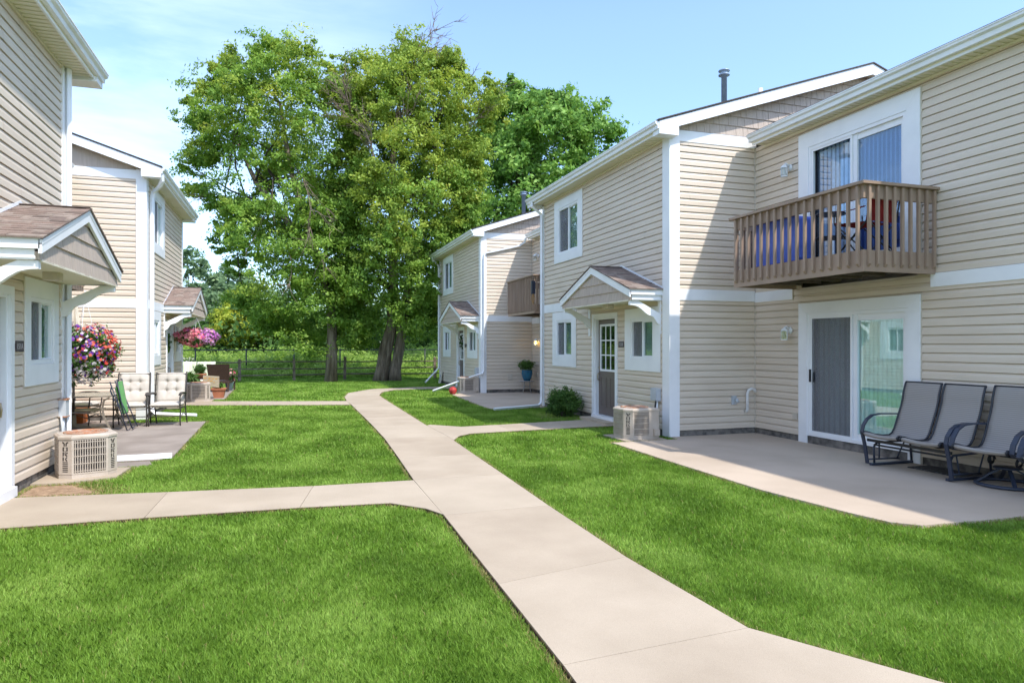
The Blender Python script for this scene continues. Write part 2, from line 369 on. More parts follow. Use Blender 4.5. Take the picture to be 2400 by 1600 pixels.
def leaves(C, n_each, size, rad, up=.35, droop=.3, shape=.55, shell=.55, seed=0, sprays=7):
    """leaf quads in small sprays round clump centres C (k,3) with radii rad (k,3); returns V,F,tint"""
    g=np.random.default_rng(seed); k=len(C)
    ax=g.normal(size=(k,3)); ax[:,2]*=.5; ax/=np.linalg.norm(ax,axis=1)[:,None]
    m=k*sprays; ci=np.repeat(np.arange(k),sprays); d=g.normal(size=(m,3))
    S=C[ci]+d*rad[ci]*.50+ax[ci]*(g.normal(size=m)*.32)[:,None]*rad[ci]
    per=max(1,n_each//sprays); n=m*per; si=np.repeat(np.arange(m),per); idx=ci[si]
    e=g.normal(size=(n,3)); sa=g.normal(size=(m,3)); sa[:,2]-=.5; sa/=np.linalg.norm(sa,axis=1)[:,None]
    P=S[si]+e*rad[idx]*.17+sa[si]*(g.normal(size=n)*.24)[:,None]*rad[idx]
    out=P-C[idx]; out/=np.linalg.norm(out,axis=1)[:,None]+1e-6
    nrm=out*.7+g.normal(size=(n,3))*.6+np.array([0,-.15,up]); nrm/=np.linalg.norm(nrm,axis=1)[:,None]
    t=g.normal(size=(n,3)); t[:,2]-=droop; t-=nrm*(t*nrm).sum(1)[:,None]; t/=np.linalg.norm(t,axis=1)[:,None]
    b=np.cross(nrm,t)
    s=size*(.6+.8*g.random(n))[:,None]
    V=np.stack([P-t*s*.5, P+b*s*shape*.5+t*s*.05, P+t*s*.55, P-b*s*shape*.5+t*s*.05],1).reshape(-1,3)
    F=np.arange(n*4).reshape(-1,4)
    tint=np.clip(g.random(k)[idx]*.25+g.random(m)[si]*.3+g.random(n)*.4+.08*out[:,2],0,1)
    return V,F,tint
# ---------------------------------------------------------------- building parts
EXPO=.1143
def siding(mb, F, s0, s1, z0, z1, holes=(), m=0):
    z=z0; k=0
    while z<z1-.01:
        zt=min(z+EXPO,z1); mid=(z+zt)/2
        iv=[(s0,s1)]
        for (a,b,c,d) in holes:
            if c+.06<mid<d-.06:
                nv=[]
                for p,q in iv:
                    if b-.05<=p or a+.05>=q: nv.append((p,q)); continue
                    if a+.05>p: nv.append((p,a+.05))
                    if b-.05<q: nv.append((b-.05,q))
                iv=nv
        iv2=[]; off=(k*1.37)%3.66
        for p,q in iv:
            a=p; x=s0+off
            while x<=a+.25: x+=3.66
            while x<q-.25: iv2.append((a,x,0)); a=x-.02; x+=3.66
            iv2.append((a,q,0 if a==p else .0022))
        for p,q,lap in iv2:
            pr=[(.020,z),(.018,z+.066),(.007,z+.092),(.007,z+EXPO-.010),(-.012,z+EXPO-.008),(-.012,z+EXPO)]
            pr=[x for x in pr if x[1]<=zt+1e-6]
            vs=[]; 
            for n,zz in [(-.012,z)]+pr: vs+=[F(p,n+lap,zz),F(q,n,zz)]
            mb.add(vs,[(2*i,2*i+1,2*i+3,2*i+2) for i in range(len(vs)//2-1)],m)
        z=zt; k+=1
def clip(poly, cp):
    """Sutherland-Hodgman against convex counter-clockwise cp"""
    out=list(poly)
    for i in range(len(cp)):
        a,b=cp[i],cp[(i+1)%len(cp)]; inp=out; out=[]
        if not inp: return []
        side=lambda p:(b[0]-a[0])*(p[1]-a[1])-(b[1]-a[1])*(p[0]-a[0])
        for j in range(len(inp)):
            p,q=inp[j],inp[(j+1)%len(inp)]; sp,sq=side(p),side(q)
            if sp>=0: out.append(p)
            if sp*sq<0:
                t=sp/(sp-sq); out.append((p[0]+(q[0]-p[0])*t,p[1]+(q[1]-p[1])*t))
    return out
def shakes(mb, F, poly, expo=.17, wmin=.12, wmax=.2, n0=0.0):
    """shingle siding clipped to a convex polygon in (s,z)"""
    s0=min(p[0] for p in poly); s1=max(p[0] for p in poly); z0=min(p[1] for p in poly); z1=max(p[1] for p in poly)
    z=z0
    while z<z1:
        s=s0-random.random()*.1
        while s<s1:
            w=random.uniform(wmin,wmax)
            c=clip([(s+.003,z),(s+w-.003,z),(s+w-.003,z+expo),(s+.003,z+expo)],poly)
            if len(c)>2:
                j=random.uniform(-.001,.001)
                nn=lambda q:n0+.004+.018*(1-(q-z)/expo)+j
                A=[F(p[0],n0-.004,p[1]) for p in c]; B=[F(p[0],nn(p[1]),p[1]) for p in c]
                mb.loft(A,B)
            s+=w
        z+=expo
    mb.fprism(F,[tuple(p) for p in poly],n0-.03,n0+.001)
def frame4(mb, F, s0,s1,z0,z1, ws,wt,wb, n0,n1, g=.0015):
    a,b,c,d=s0+ws,s1-ws,z0+wb,z1-wt
    mb.fprism(F,[(s0,z1),(s1,z1),(b+g,d+g),(a-g,d+g)],n0,n1)
    mb.fprism(F,[(s0,z0),(s1,z0),(b+g,c-g),(a-g,c-g)],n0,n1)
    mb.fprism(F,[(s0,z0+g),(s0,z1-g),(a,d-g) if 0 else (a,d-g),(a,c+g)],n0,n1)
    mb.fprism(F,[(s1,z0+g),(s1,z1-g),(b,d-g),(b,c+g)],n0,n1)
def jchan(mb,F,s0,s1,z0,z1,bottom=True):
    t=.016; n=.024
    mb.fbox(F,s0-t,s0,-.002,n,z0,z1); mb.fbox(F,s1,s1+t,-.002,n,z0,z1); mb.fbox(F,s0-t,s1+t,-.002,n,z1,z1+t)
    if bottom: mb.fbox(F,s0-t,s1+t,-.002,n,z0-t,z0)
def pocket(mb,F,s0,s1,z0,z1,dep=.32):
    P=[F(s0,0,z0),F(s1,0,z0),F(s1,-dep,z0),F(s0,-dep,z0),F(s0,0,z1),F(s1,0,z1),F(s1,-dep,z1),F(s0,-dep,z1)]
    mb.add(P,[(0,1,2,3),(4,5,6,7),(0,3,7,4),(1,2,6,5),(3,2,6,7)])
HOLES={}
def window(b, F, s0,s1,z0,z1, ws=.24,wt=.2,wb=.23, left='hi', inside='mix', label=None):
    t=MB(); frame4(t,F,s0,s1,z0,z1,ws,wt,wb,.0,.034)
    w=t.build('window', M['white'], b, label)
    j=MB(); jchan(j,F,s0,s1,z0,z1); j.build('channel_trim', M['beige_trim'], w)
    a,c,d,e=s0+ws,s1-ws,z0+wb,z1-wt
    f=MB(); frame4(f,F,a,c,d,e,.045,.05,.05,-.04,.022)
    mid=(a+c)/2; f.fbox(F,mid-.012,mid+.012,-.03,.012,d+.05,e-.05)
    # inner sash on the sliding side
    lo,hi=(a+.045,mid-.012),(mid+.012,c-.045)
    L_,R_=(hi,lo) if left=='hi' else (lo,hi)
    f.fbox(F,R_[0],R_[0]+.012,-.03,.006,d+.05,e-.05); f.fbox(F,R_[1]-.012,R_[1],-.03,.006,d+.05,e-.05)
    f.fbox(F,R_[0]+.012,R_[1]-.012,-.03,.006,d+.05,d+.065); f.fbox(F,R_[0]+.012,R_[1]-.012,-.03,.006,e-.065,e-.05)
    f.build('frame', M['white'], w)
    g=MB(); g.fbox(F,R_[0]+.012,R_[1]-.012,-.022,-.018,d+.065,e-.065); g.fbox(F,L_[0],L_[1],-.034,-.030,d+.05,e-.05); g.build('pane', M['glass'], w)
    s=MB(); s.fbox(F,L_[0],L_[1],-.012,-.010,d+.05,e-.05); s.build('insect_screen', M['screen'], w)
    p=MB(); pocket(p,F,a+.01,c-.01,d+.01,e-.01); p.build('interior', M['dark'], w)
    if inside in('mix','blind'):
        q=MB(); z=d+.06; 
        while z<e-.06: 
            q.add([F(R_[0],-.045,z),F(R_[1],-.045,z),F(R_[1],-.058,z+.021),F(R_[0],-.058,z+.021)],[(0,1,2,3)]); z+=.024
        q.build('blind', M['blind'], w, None)
        c2=MB(); c2.grid(lambda u,v:F(L_[0]+(L_[1]-L_[0])*(.05+.5*u),-.07+.018*math.sin(u*26),d+.03+(e-d-.06)*v),22,1); c2.build('curtain', M['curtain'], w)
    else:
        c2=MB(); c2.grid(lambda u,v:F(R_[0]+(R_[1]-R_[0])*(.35+.65*u),-.07+.018*math.sin(u*20),d+.03+(e-d-.06)*v),22,1); c2.build('curtain', M['curtain'], w)
    return (s0,s1,z0,z1)
def slider(b, F, s0,s1,z0,z1, ws=.2,wt=.2, bottom=.12, upper=False, label=None):
    """patio door: hi-s half behind an insect screen, lo-s half plain glass (seen from the courtyard)"""
    t=MB(); g=.0015; a,c,e=s0+ws,s1-ws,z1-wt
    t.fprism(F,[(s0,z1),(s1,z1),(c+g,e+g),(a-g,e+g)],0,.036)
    t.fprism(F,[(s0,z0),(s0,z1-g),(a,e-g),(a,z0)],0,.036); t.fprism(F,[(s1,z0),(s1,z1-g),(c,e-g),(c,z0)],0,.036)
    w=t.build('sliding_door', M['white'], b, label)
    j=MB(); jchan(j,F,s0,s1,z0,z1,False); j.build('channel_trim', M['beige_trim'], w)
    d=z0+bottom; mid=(a+c)/2
    f=MB(); 
    for (p,q,r,u) in ((a,a+.05,d,e),(c-.05,c,d,e),(a+.05,c-.05,e-.05,e),(a+.05,c-.05,d,d+.05)): f.fbox(F,p,q,-.06,.026,r,u)
    f.fbox(F,a+.05,mid,-.05,-.012,d+.05,d+.14); f.fbox(F,a+.05,mid,-.05,-.012,e-.14,e-.05); f.fbox(F,a+.05,a+.11,-.05,-.012,d+.14,e-.14)
    f.fbox(F,mid-.045,mid+.03,-.05,-.002,d+.05,e-.05)
    f.fbox(F,mid+.03,c-.05,.000,.018,d+.05,d+.085); f.fbox(F,mid+.03,c-.05,.0,.018,e-.085,e-.05); f.fbox(F,c-.09,c-.05,.0,.018,d+.085,e-.085); f.fbox(F,mid+.03,mid+.065,.0,.018,d+.085,e-.085)
    f.build('frame', M['white'], w)
    gl=MB(); gl.fbox(F,a+.11,mid-.045,-.035,-.031,d+.14,e-.14); gl.build('pane', M['glassup'] if upper else M['glasswav'], w)
    g2=MB(); g2.fbox(F,mid+.03,c-.11,-.055,-.051,d+.05,e-.05); g2.build('pane', M['glassup'] if upper else M['glass'], w)
    if not upper:
        sc=MB(); sc.fbox(F,mid+.065,c-.09,.008,.010,d+.085,e-.085); sc.build('insect_screen', M['screen'], w)
    h=MB(); h.fbox(F,c-.078,c-.055,.02,.045,d+.86,d+1.06); h.build('handle', M['black'], w)
    h=MB(); h.fbox(F,c-.155,c-.14,.012,.04,d+.86,d+1.02); h.build('handle', M['black'], w)
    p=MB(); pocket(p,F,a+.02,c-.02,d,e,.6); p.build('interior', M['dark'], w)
    v=MB(); n=22; lo,hi=(a+.06,mid-.02)
    def vanes(mbb,lo,hi,cnt,ang,dep,hw=.05):
        for i in range(cnt):
            s=lo+(hi-lo)*(i+.5)/cnt
            mbb.add([F(s-hw*math.cos(ang),dep-hw*math.sin(ang),d+.05),F(s+hw*math.cos(ang),dep+hw*math.sin(ang),d+.05),F(s+hw*math.cos(ang),dep+hw*math.sin(ang),e-.08),F(s-hw*math.cos(ang),dep-hw*math.sin(ang),e-.08)],[(0,1,2,3)])
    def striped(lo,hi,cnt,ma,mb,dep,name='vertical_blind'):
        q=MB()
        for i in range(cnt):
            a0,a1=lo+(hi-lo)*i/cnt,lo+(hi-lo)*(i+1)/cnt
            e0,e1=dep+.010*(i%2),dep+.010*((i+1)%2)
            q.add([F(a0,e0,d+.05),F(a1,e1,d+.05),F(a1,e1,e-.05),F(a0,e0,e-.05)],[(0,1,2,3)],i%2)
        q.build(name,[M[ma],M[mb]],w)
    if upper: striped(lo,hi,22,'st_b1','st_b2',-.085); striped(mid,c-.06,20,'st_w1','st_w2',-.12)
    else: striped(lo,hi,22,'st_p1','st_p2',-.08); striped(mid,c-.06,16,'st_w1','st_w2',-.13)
    return (s0,s1,z0-.3,z1)
def front_door(b, F, s0,s1, z1, hinge='lo', label=None, step=True):
    """s0,s1: outer casing; hinge side 'lo' -> handle at hi s"""
    w=.09; t=MB()
    t.fbox(F,s0,s0+w,-.02,.036,.05,z1); t.fbox(F,s1-w,s1,-.02,.036,.05,z1); t.fbox(F,s0+w,s1-w,-.02,.036,z1-w,z1)
    a,c,e=s0+w,s1-w,z1-w
    t.fbox(F,a,a+.03,-.12,-.0,.05,e); t.fbox(F,c-.03,c,-.12,.0,.05,e); t.fbox(F,a+.03,c-.03,-.12,.0,e-.03,e)
    t.fbox(F,a,c,-.12,.09,.03,.13)
    cas=t.build('door_casing', M['white'], b)
    a+=.03; c-=.03; e-=.03
    d=MB(); d.fbox(F,a,c,-.115,-.075,.14,e)
    gl0,gl1=a+.13,c-.13; gz0,gz1=1.08,2.0
    for k in range(2):
        p0=a+.12+k*((c-a)/2-.04); p1=p0+(c-a)/2-.2
        frame4(d,F,p0,p1,.30,.93,.02,.02,.02,-.076,-.068); d.fbox(F,p0+.05,p1-.05,-.076,-.070,.35,.88)
    dr=d.build('door', M['door'], b, label)
    l=MB(); frame4(l,F,gl0-.03,gl1+.03,gz0-.03,gz1+.03,.045,.045,.045,-.075,-.055)
    for k in (1,2):
        s=gl0+(gl1-gl0)*k/3; l.fbox(F,s-.012,s+.012,-.075,-.06,gz0+.0,gz1)
        z=gz0+(gz1-gz0)*k/3; l.fbox(F,gl0,gl1,-.0755,-.0605,z-.012,z+.012)
    l.build('window_grille', M['white'], dr)
    g=MB(); g.fbox(F,gl0,gl1,-.0745,-.071,gz0,gz1); g.build('pane', M['doorglass'], dr)
    h=MB(); hs=c-.06 if hinge=='lo' else a+.06
    h.tube([F(hs,-.075,1.0),F(hs,-.03,1.0),F(hs,-.022,.93),F(hs,-.03,.86),F(hs,-.07,.85)],.011,6)
    h.build('handle', M['brass'], dr)
    h=MB(); h.tube([F(hs,-.075,1.12),F(hs,-.05,1.12)],.026,10); h.build('lock', M['brass'], dr)
    if not step: return (s0,s1,-.5,z1)
    st=MB(); st.fbox(F,s0-.04,s1+.04,.036,.30,0,.075); st.build('door_step', M['conc'], b)
    return (s0,s1,-.5,z1)
M['doorglass']=glassmat('door_glass',(.35,.42,.36),.14)
def canopy(b, F, s0,s1, n=.67, label=None):
    zb,zm,ze,zr=2.37,2.465,2.56,3.085; mid=(s0+s1)/2; hw=(s1-s0)/2
    w=MB()
    for (a,c) in ((s0,s0+.03),(s1-.03,s1)): w.fbox(F,a,c,0,n-.02,zm,ze)
    for (a,c) in ((s0+.035,s0+.07),(s1-.07,s1-.035)): w.fbox(F,a,c,0,n-.07,zb,zm)
    for (a,c) in ((s0+.028,s0+.035),(s1-.035,s1-.028)): w.fbox(F,a,c,0,n-.062,zb+.012,zb+.03)
    sl=(zr-ze)/hw; h=.115
    for sg in (-1,1):
        e=mid+sg*hw
        w.fprism(F,[(e,ze-.045),(mid+sg*.001,zr-.005),(mid+sg*.001,zr-.005-h),(e,ze-.045-h*.82)],n-.03,n)
        w.fprism(F,[(e,ze-.012),(mid+sg*.001,zr+.012),(mid+sg*.001,zr-.03),(e,ze-.055)],n-.028,n+.006)
    c=w.build('canopy', M['white'], b, label)
    so=MB(); so.fbox(F,s0+.07,s1-.07,0,n-.056,zb+.01,zb+.025)
    k=s0+.12
    so.fbox(F,s0+.1,s1-.1,n-.095,n-.03,zb-.012,zb+.0095)
    so.build('soffit', M['soffit'], c)
    gp=MB(); sh_=[(s0+.10,zb+.02),(s1-.10,zb+.02),(s1-.03,zb+.05),(mid,zr-.10),(s0+.03,zb+.05)]
    sh_=[(s0+.05,zb+.0),(s1-.05,zb+.0),(s1-.035,ze-.12),(mid,zr-.10),(s0+.035,ze-.12)]
    shakes(gp,F,sh_,expo=.185,wmin=.10,wmax=.2,n0=n-.052); gp.build('gable_panel', M['shake'], c)
    # shingled roof: courses of tabs on each slope
    rf=MB(); L=math.hypot(hw+.03,zr-ze); ex=.105
    for sg in (-1,1):
        def P(u,nn,hh): # u from eave (0) to ridge (1)
            return F(mid+sg*(hw+.03)*(1-u), nn, ze-.006+(zr-ze+.02)*u+hh)
        rf.loft([P(0,0,0),P(1,0,0),P(1,0,.012),P(0,0,.012)],[P(0,n+.02,0),P(1,n+.02,0),P(1,n+.02,.012),P(0,n+.02,.012)],1)
        nc=int(L/ex)+1
        for k in range(nc):
            u0=k*ex/L; u1=min(1,(k+1.15)*ex/L); x=-random.random()*.2
            while x<n+.02:
                ww=random.uniform(.10,.26); a=max(0,x); e=min(n+.022,x+ww-.002)
                if e>a+.01:
                    hh=.020+random.random()*.008
                    rf.loft([P(u0,a,.012),P(u1,a,.012),P(u1,a,.014),P(u0,a,hh)],[P(u0,e,.012),P(u1,e,.012),P(u1,e,.014),P(u0,e,hh)],random.choice((0,1,2,0,2)))
                x+=ww
        rf.bar(P(-.0,.012,.03),P(1.0,.012,.045),.02,.035,3,up=(0,0,1))
    rf.fbox(F,mid-.06,mid+.06,0,n+.02,zr+.028,zr+.036,1)
    rf.build('canopy_roof', [M['shingle'][0],M['shingle'][1],M['shingle'][2],M['white']], c)
    up=[(0,2.13),(.46,2.365),(n-.05,2.365),(n-.05,2.29),(.54,2.285),(.46,2.262),(.39,2.215),(.33,2.165),(.27,2.125),(.20,2.105),(.16,2.085),(.13,2.045),(.10,1.995),(.06,1.96),(0,1.965)]
    for e in (s0+.06,s1-.15):
        br=MB(); k=len(up)
        br.loft([F(e+.012,a,z) for a,z in up],[F(e+.078,a,z) for a,z in up]); br.fbox(F,e,e+.09,.0,.036,1.79,2.365)
        br.build('bracket', M['white'], c)
    li=MB(); li.fbox(F,mid-.02-.18,mid-.02+.02,.28,.42,zb-.075,zb+.009); li.build('porch_light', M['beige_trim'], c)
    return c
def eave(b, dirn, W, ie, y0,y1, ze, wallz, depth, rake=(0,0), sect='roof', fulldepth=8.4, gutter=True):
    """gable roof over y0..y1; i measured inwards from x=W; ie: gutter face"""
    X=lambda i: W+dirn*i
    sl=.335; e=ie+.07; r=fulldepth/2; zr=ze+.01+(r-e)*sl; t=.15
    ya=y0-rake[0]; yb=y1+rake[1]
    prof=[(e,ze+.01),(r,zr),(2*r-e,ze+.01),(2*r-e,ze-.14),(r,zr-t),(e+.03,ze-.14)]
    P=lambda y:[(X(i),y,z) for i,z in prof]
    m=MB(); m.loft(P(ya+.03),P(yb-.03)); rf=m.build(sect, M['soffit'], b)
    top=[(e-.03,ze+.012),(r,zr+.012),(2*r-e+.03,ze+.012),(2*r-e+.03,ze+.034),(r,zr+.036),(e-.03,ze+.034)]
    m=MB(); m.loft([(X(i),ya-.02,z) for i,z in top],[(X(i),yb+.02,z) for i,z in top]); m.build('shingles', M['roofdark'], rf)
    m=MB()
    if 1:
        for rk,y,s in ((rake[0],ya,1),(rake[1],yb,-1)):
            if rk:
                for sgn in (0,1):
                    q=[(e-.0,ze+.008),(r,zr+.008),(r,zr-.19),(e+.02,ze-.16)]
                    if sgn: q=[(2*r-i,z) for i,z in q]
                    m.loft([(X(i),y,z) for i,z in q],[(X(i),y+s*.03,z) for i,z in q])
                q=[(e+.0,ze-.0),(ie+.44,ze+.02),(ie+.44,ze-.20),(e+.0,ze-.20)]
                m.loft([(X(i),y+s*.003,z) for i,z in q],[(X(i),y+s*(rk-.002),z) for i,z in q])
        m.box(min(X(ie+.10),X(ie+.125)),ya+.03,ze-.17,max(X(ie+.10),X(ie+.125)),yb-.03,ze+.008)
    m.build('fascia', M['white'], rf)
    if gutter:
        g=[(ie+.10,ze-.0),(ie+.006,ze-.0),(ie-.004,ze-.012),(ie+.0,ze-.045),(ie+.035,ze-.065),(ie+.04,ze-.12),(ie+.10,ze-.12)]
        m=MB(); m.loft([(X(i),ya+.01,z) for i,z in g],[(X(i),yb-.01,z) for i,z in g])
        m.box(min(X(ie-.012),X(ie)),ya+.01,ze-.014,max(X(ie-.012),X(ie)),yb-.01,ze+.002)
        m.build('gutter', M['gutter'], b)
    # soffit between fascia and wall, ribbed
    i0,i1=ie+.125,depth; m=MB(); 
    m.box(min(X(i0),X(i1)),ya+.03,ze-.148,max(X(i0),X(i1)),yb-.03,ze-.142)
    y=ya+.05
    while y<yb-.1:
        m.box(min(X(i0+.01),X(i1)),y,ze-.157,max(X(i0+.01),X(i1)),y+.062,ze-.1485); y+=.1
    m.box(min(X(i1-.03),X(i1-.004)),ya+.3,ze-.19,max(X(i1-.03),X(i1-.004)),yb-.03,ze-.158)
    m.build('soffit', M['soffit'], rf)
    return lambda i: ze+.01+(min(i,2*r-i)-e)*sl
def downspout(b, pts, label=None, r=.047, parentmat='white'):
    m=MB(); m.tube(pts,r,4,smooth=False,flat=.8); return m.build('downspout', M[parentmat], b, label)
def wall_lamp(b, F, s, z, lit=False):
    m=MB(); m.lathe((0,0,0),[(.001,.0),(.06,.0),(.055,.02),(.001,.03)],14)
    base=[F(s+v[0],.02+v[2],z+.06+v[1]) for v in m.v]; m.v=base
    m.tube([F(s,.04,z+.08),F(s,.10,z+.12),F(s,.14,z+.10)],.02,8)
    c=F(s,.14,z); o=len(m.v)
    m.lathe(c,[(.075,.05),(.05,.085),(.02,.10),(.001,.115)],4,smooth=False)
    for a in (0,1,2,3):
        an=a*math.pi/2; m.tube([(c[0]+.066*math.cos(an),c[1]+.066*math.sin(an),c[2]-.09),(c[0]+.066*math.cos(an),c[1]+.066*math.sin(an),c[2]+.05)],.005,4)
    m.lathe((c[0],c[1],c[2]-.1),[(.07,0),(.07,.012),(.001,.013)],4,smooth=False)
    L=m.build('wall_lamp', M['white'], b)
    g=MB(); g.lathe((c[0],c[1],c[2]-.088),[(.062,0),(.066,.135)],4,smooth=False); g.build('lantern_glass', M['lampglass'], L)
    q=MB(); q.lathe((c[0],c[1],c[2]-.07),[(.001,0),(.02,.01),(.027,.04),(.018,.08),(.014,.11)],10); q.build('bulb', M['bulb'] if lit else M['bulboff'], L)
def balcony(b, dirn, x_wall, x_out, y0,y1, post_low=False):
    """timber balcony; x_out outer rim face. dirn +1: wall at larger x"""
    lo,hi=min(x_wall,x_out),max(x_wall,x_out); sg=-dirn  # sg: outward x direction
    m=MB()
    # rim boards
    xo=x_out; xi=x_out-sg*.04
    m.box(min(xo,xi),y0,2.51,max(xo,xi),y1,2.78)
    m.box(min(xi,x_wall),y0,2.512,max(xi,x_wall),y0+.04,2.778); m.box(min(xi,x_wall),y1-.04,2.512,max(xi,x_wall),y1,2.778)
    c=m.build('balcony', M['deckpaint'], b)
    m=MB(); x=lo+.05
    n=int((hi-lo-.1)/.145)
    for k in range(n):
        x0=lo+.045+k*(hi-lo-.09)/n; m.box(x0,y0+.04,2.72,x0+(hi-lo-.09)/n-.008,y1-.04,2.76)
    for y in np.arange(y0+.35,y1-.1,.4): m.box(lo+.04,y,2.56,hi-.04,y+.04,2.719)
    m.build('deck', M['deckdark'], c)
    m=MB()
    m.box(min(xo-sg*.0,xi),y0,3.42,max(xo,xi),y1,3.585); 
    m.box(min(xi,x_wall),y0+.0,3.421,max(xi,x_wall),y0+.04,3.584); m.box(min(xi,x_wall),y1-.04,3.421,max(xi,x_wall),y1,3.584)
    def bal(x,y,dx,dy): # baluster on outer face, chamfered foot; dx,dy outward unit
        t=.036; 
        cx,cy=x+dx*.020,y+dy*.020
        P=[]
        for z,off in ((2.57,0),(3.575,0)):
            for a,bb in ((-1,-1),(1,-1),(1,1),(-1,1)):
                px,py=cx+a*t/2,cy+bb*t/2
                out=(px-cx)*dx+(py-cy)*dy
                P.append((px,py,z+(.035 if (z<3 and out>0) else 0)))
        m.hexa(P)
    nb=17
    for k in range(nb): bal(xo,y0+.07+(y1-y0-.14)*k/(nb-1),sg,0)
    ns=9; L=abs(x_wall-xo)
    for k in range(ns):
        xx=xo-sg*(.07+(L-.12)*k/(ns-1)); bal(xx,y0,0,-1); bal(xx,y1,0,1)
    m.build('railing', M['deckpaint'], c)
    m=MB(); m.box(min(xo+sg*.06,xi-sg*.04),y0-.06,3.586,max(xo+sg*.06,xi-sg*.04),y1+.06,3.622)
    m.box(min(xi-sg*.04,x_wall),y0-.06,3.5862,max(xi-sg*.04,x_wall),y0+.08,3.6218); m.box(min(xi-sg*.04,x_wall),y1-.08,3.5862,max(xi-sg*.04,x_wall),y1+.06,3.6218)
    m.build('handrail', M['deckpaint'], c)
    return c
def number_plate(b, F, s, z, txt, flip):
    m=MB(); m.fbox(F,s-.10,s+.10,.017,.028,z-.055,z+.055); frame4(m,F,s-.104,s+.104,z-.059,z+.059,.008,.008,.008,.017,.033)
    p=m.build('number_sign', M['plate'], b)
    if txt: text_mesh('lettering', txt, .085, M['letter'], p, lambda x,y,zz: F(s+flip*x,.029+max(zz,0),z+y-.004))

# ================================================================ right-hand row
RB=thing('townhouse_row','beige two-storey townhouse row with balcony and sliding doors, right of the path','townhouse',(7.95,10.3,0))
FB=Fr('R',6.21); FC=Fr('R',6.0); FR=Fr('R',7.95); FR2=Fr('R',7.78); YB=Fr('Y',10.28); YC=Fr('Y',21.6)
# B
hB=[window(RB,FB,13.9,15.57,3.57,5.06,.25,.20,.2,'hi','x'), window(RB,FB,14.25,15.69,1.09,2.38,.25,.2,.23,'hi','x'),
    window(RB,FB,10.56,11.88,1.12,2.28,.24,.2,.22,'hi','mix')]
hB.append(front_door(RB,FB,12.21,13.39,2.25,'lo','taupe front door with nine-pane window'))
hR=[slider(RB,FR,6.89,9.15,2.76,5.0,.22,.24,.04,True,'upper sliding door with striped blue vertical blinds'), slider(RB,FR,6.89,9.15,0.02,2.27,.19,.17,.13,False,'ground-floor sliding door with grey screen on the left half')]
hC=[window(RB,FC,25.52,27.29,3.58,5.08,.25,.2,.2,'hi','x'), window(RB,FC,25.95,27.3,1.13,2.33,.24,.2,.23,'hi','x'), window(RB,FC,22.0,23.35,1.14,2.28,.24,.2,.22,'hi','mix')]
hC.append(front_door(RB,FC,23.8,24.95,2.25,'lo'))
hR2=[slider(RB,FR2,18.4,20.7,2.76,5.0,.22,.24,.04,True), slider(RB,FR2,18.3,20.6,.02,2.27,.19,.17,.13)]
w=MB()
siding(w,FB,10.30,16.4,.13,5.18,hB); siding(w,YB,6.23,7.95,.13,5.12)
siding(w,FR,1.0,10.28,.13,5.12,hR); siding(w,FC,21.62,28.0,.13,5.18,hC); siding(w,YC,6.02,7.78,.13,5.12); siding(w,FR2,16.4,21.6,.13,5.12,hR2)
w.box(6.60,10.34,0,14.6,16.38,5.15); w.box(8.62,1.0,0,14.6,10.33,5.1); w.box(8.45,16.39,0,14.6,21.64,5.1); w.box(6.4,21.66,0,14.6,27.96,5.15)
w.box(6.215,16.36,0,6.6,16.40,5.15); w.box(6.005,27.96,0,6.4,28.0,5.15); w.box(7.97,1.0,0,8.6,1.04,5.1)
w.build('siding_wall', M['siding'], RB)
f=MB()
f.fbox(FB,10.3,16.4,-.05,-.006,0,.128); f.fbox(YB,6.23,7.95,-.05,-.006,0,.128); f.fbox(FR,1,10.27,-.05,-.006,0,.128); f.fbox(FC,21.6,28,-.05,-.006,0,.128); f.fbox(YC,6.0,7.78,-.05,-.006,0,.128); f.fbox(FR2,16.4,21.6,-.05,-.006,0,.128)
f.fbox(FR,6.92,9.12,-.05,.02,.0,.14)
f.build('foundation', M['found'], RB)
t=MB()
def cboards(b,F,s,W,dirn,yw,zt=5.17,zb=.02,side=.17,sgn=1):
    t=MB(); zs=5.31
    # front board and its side return at a corner whose side wall faces -y (sgn=1) or +y (-1)
    t.fbox(F,min(s-sgn*.032,s+sgn*.2),max(s-sgn*.032,s+sgn*.2),.0,.032,zb,zt)
    x0,x1=W-dirn*.0,W+dirn*side
    t.box(min(x0,x1),min(yw-sgn*.031,yw),zb,max(x0,x1),max(yw-sgn*.031,yw),zs if sgn>0 else zt)
    t.build('corner_board', M['white'], b)
def strips(b,name,mt,lst):
    for a in lst:
        t=MB(); t.fbox(*a); t.build(name,M[mt],b)
cboards(RB,FB,10.28,6.21,1,10.28); cboards(RB,FC,21.6,6.0,1,21.6)
strips(RB,'corner_board','white',[(FB,16.3,16.4,0,.03,.05,5.17),(FC,27.92,28.03,0,.03,.05,5.17)])
strips(RB,'trim_band','white',[(YB,6.38,7.945,0,.03,5.10,5.29),(YB,6.38,7.935,0,.03,2.37,2.56),(FR,9.30,10.25,0,.03,2.355,2.53),(FR,1,6.74,0,.03,2.35,2.525),(YC,6.17,7.775,0,.03,5.10,5.29),(YC,6.17,7.77,0,.03,2.37,2.56),(FR2,16.45,21.57,0,.028,2.30,2.49),(FB,13.62,16.29,0,.03,2.40,2.60),(FC,24.97,27.91,0,.03,2.40,2.60)])
cp=MB(); cp.fbox(YB,7.915,7.945,.017,.03,.13,5.12); cp.fbox(YC,7.745,7.775,.017,.03,.13,5.12); cp.fbox(FR,9.28,9.30,0,.034,2.34,2.545)
cp.build('corner_channel', M['beige_trim'], RB)
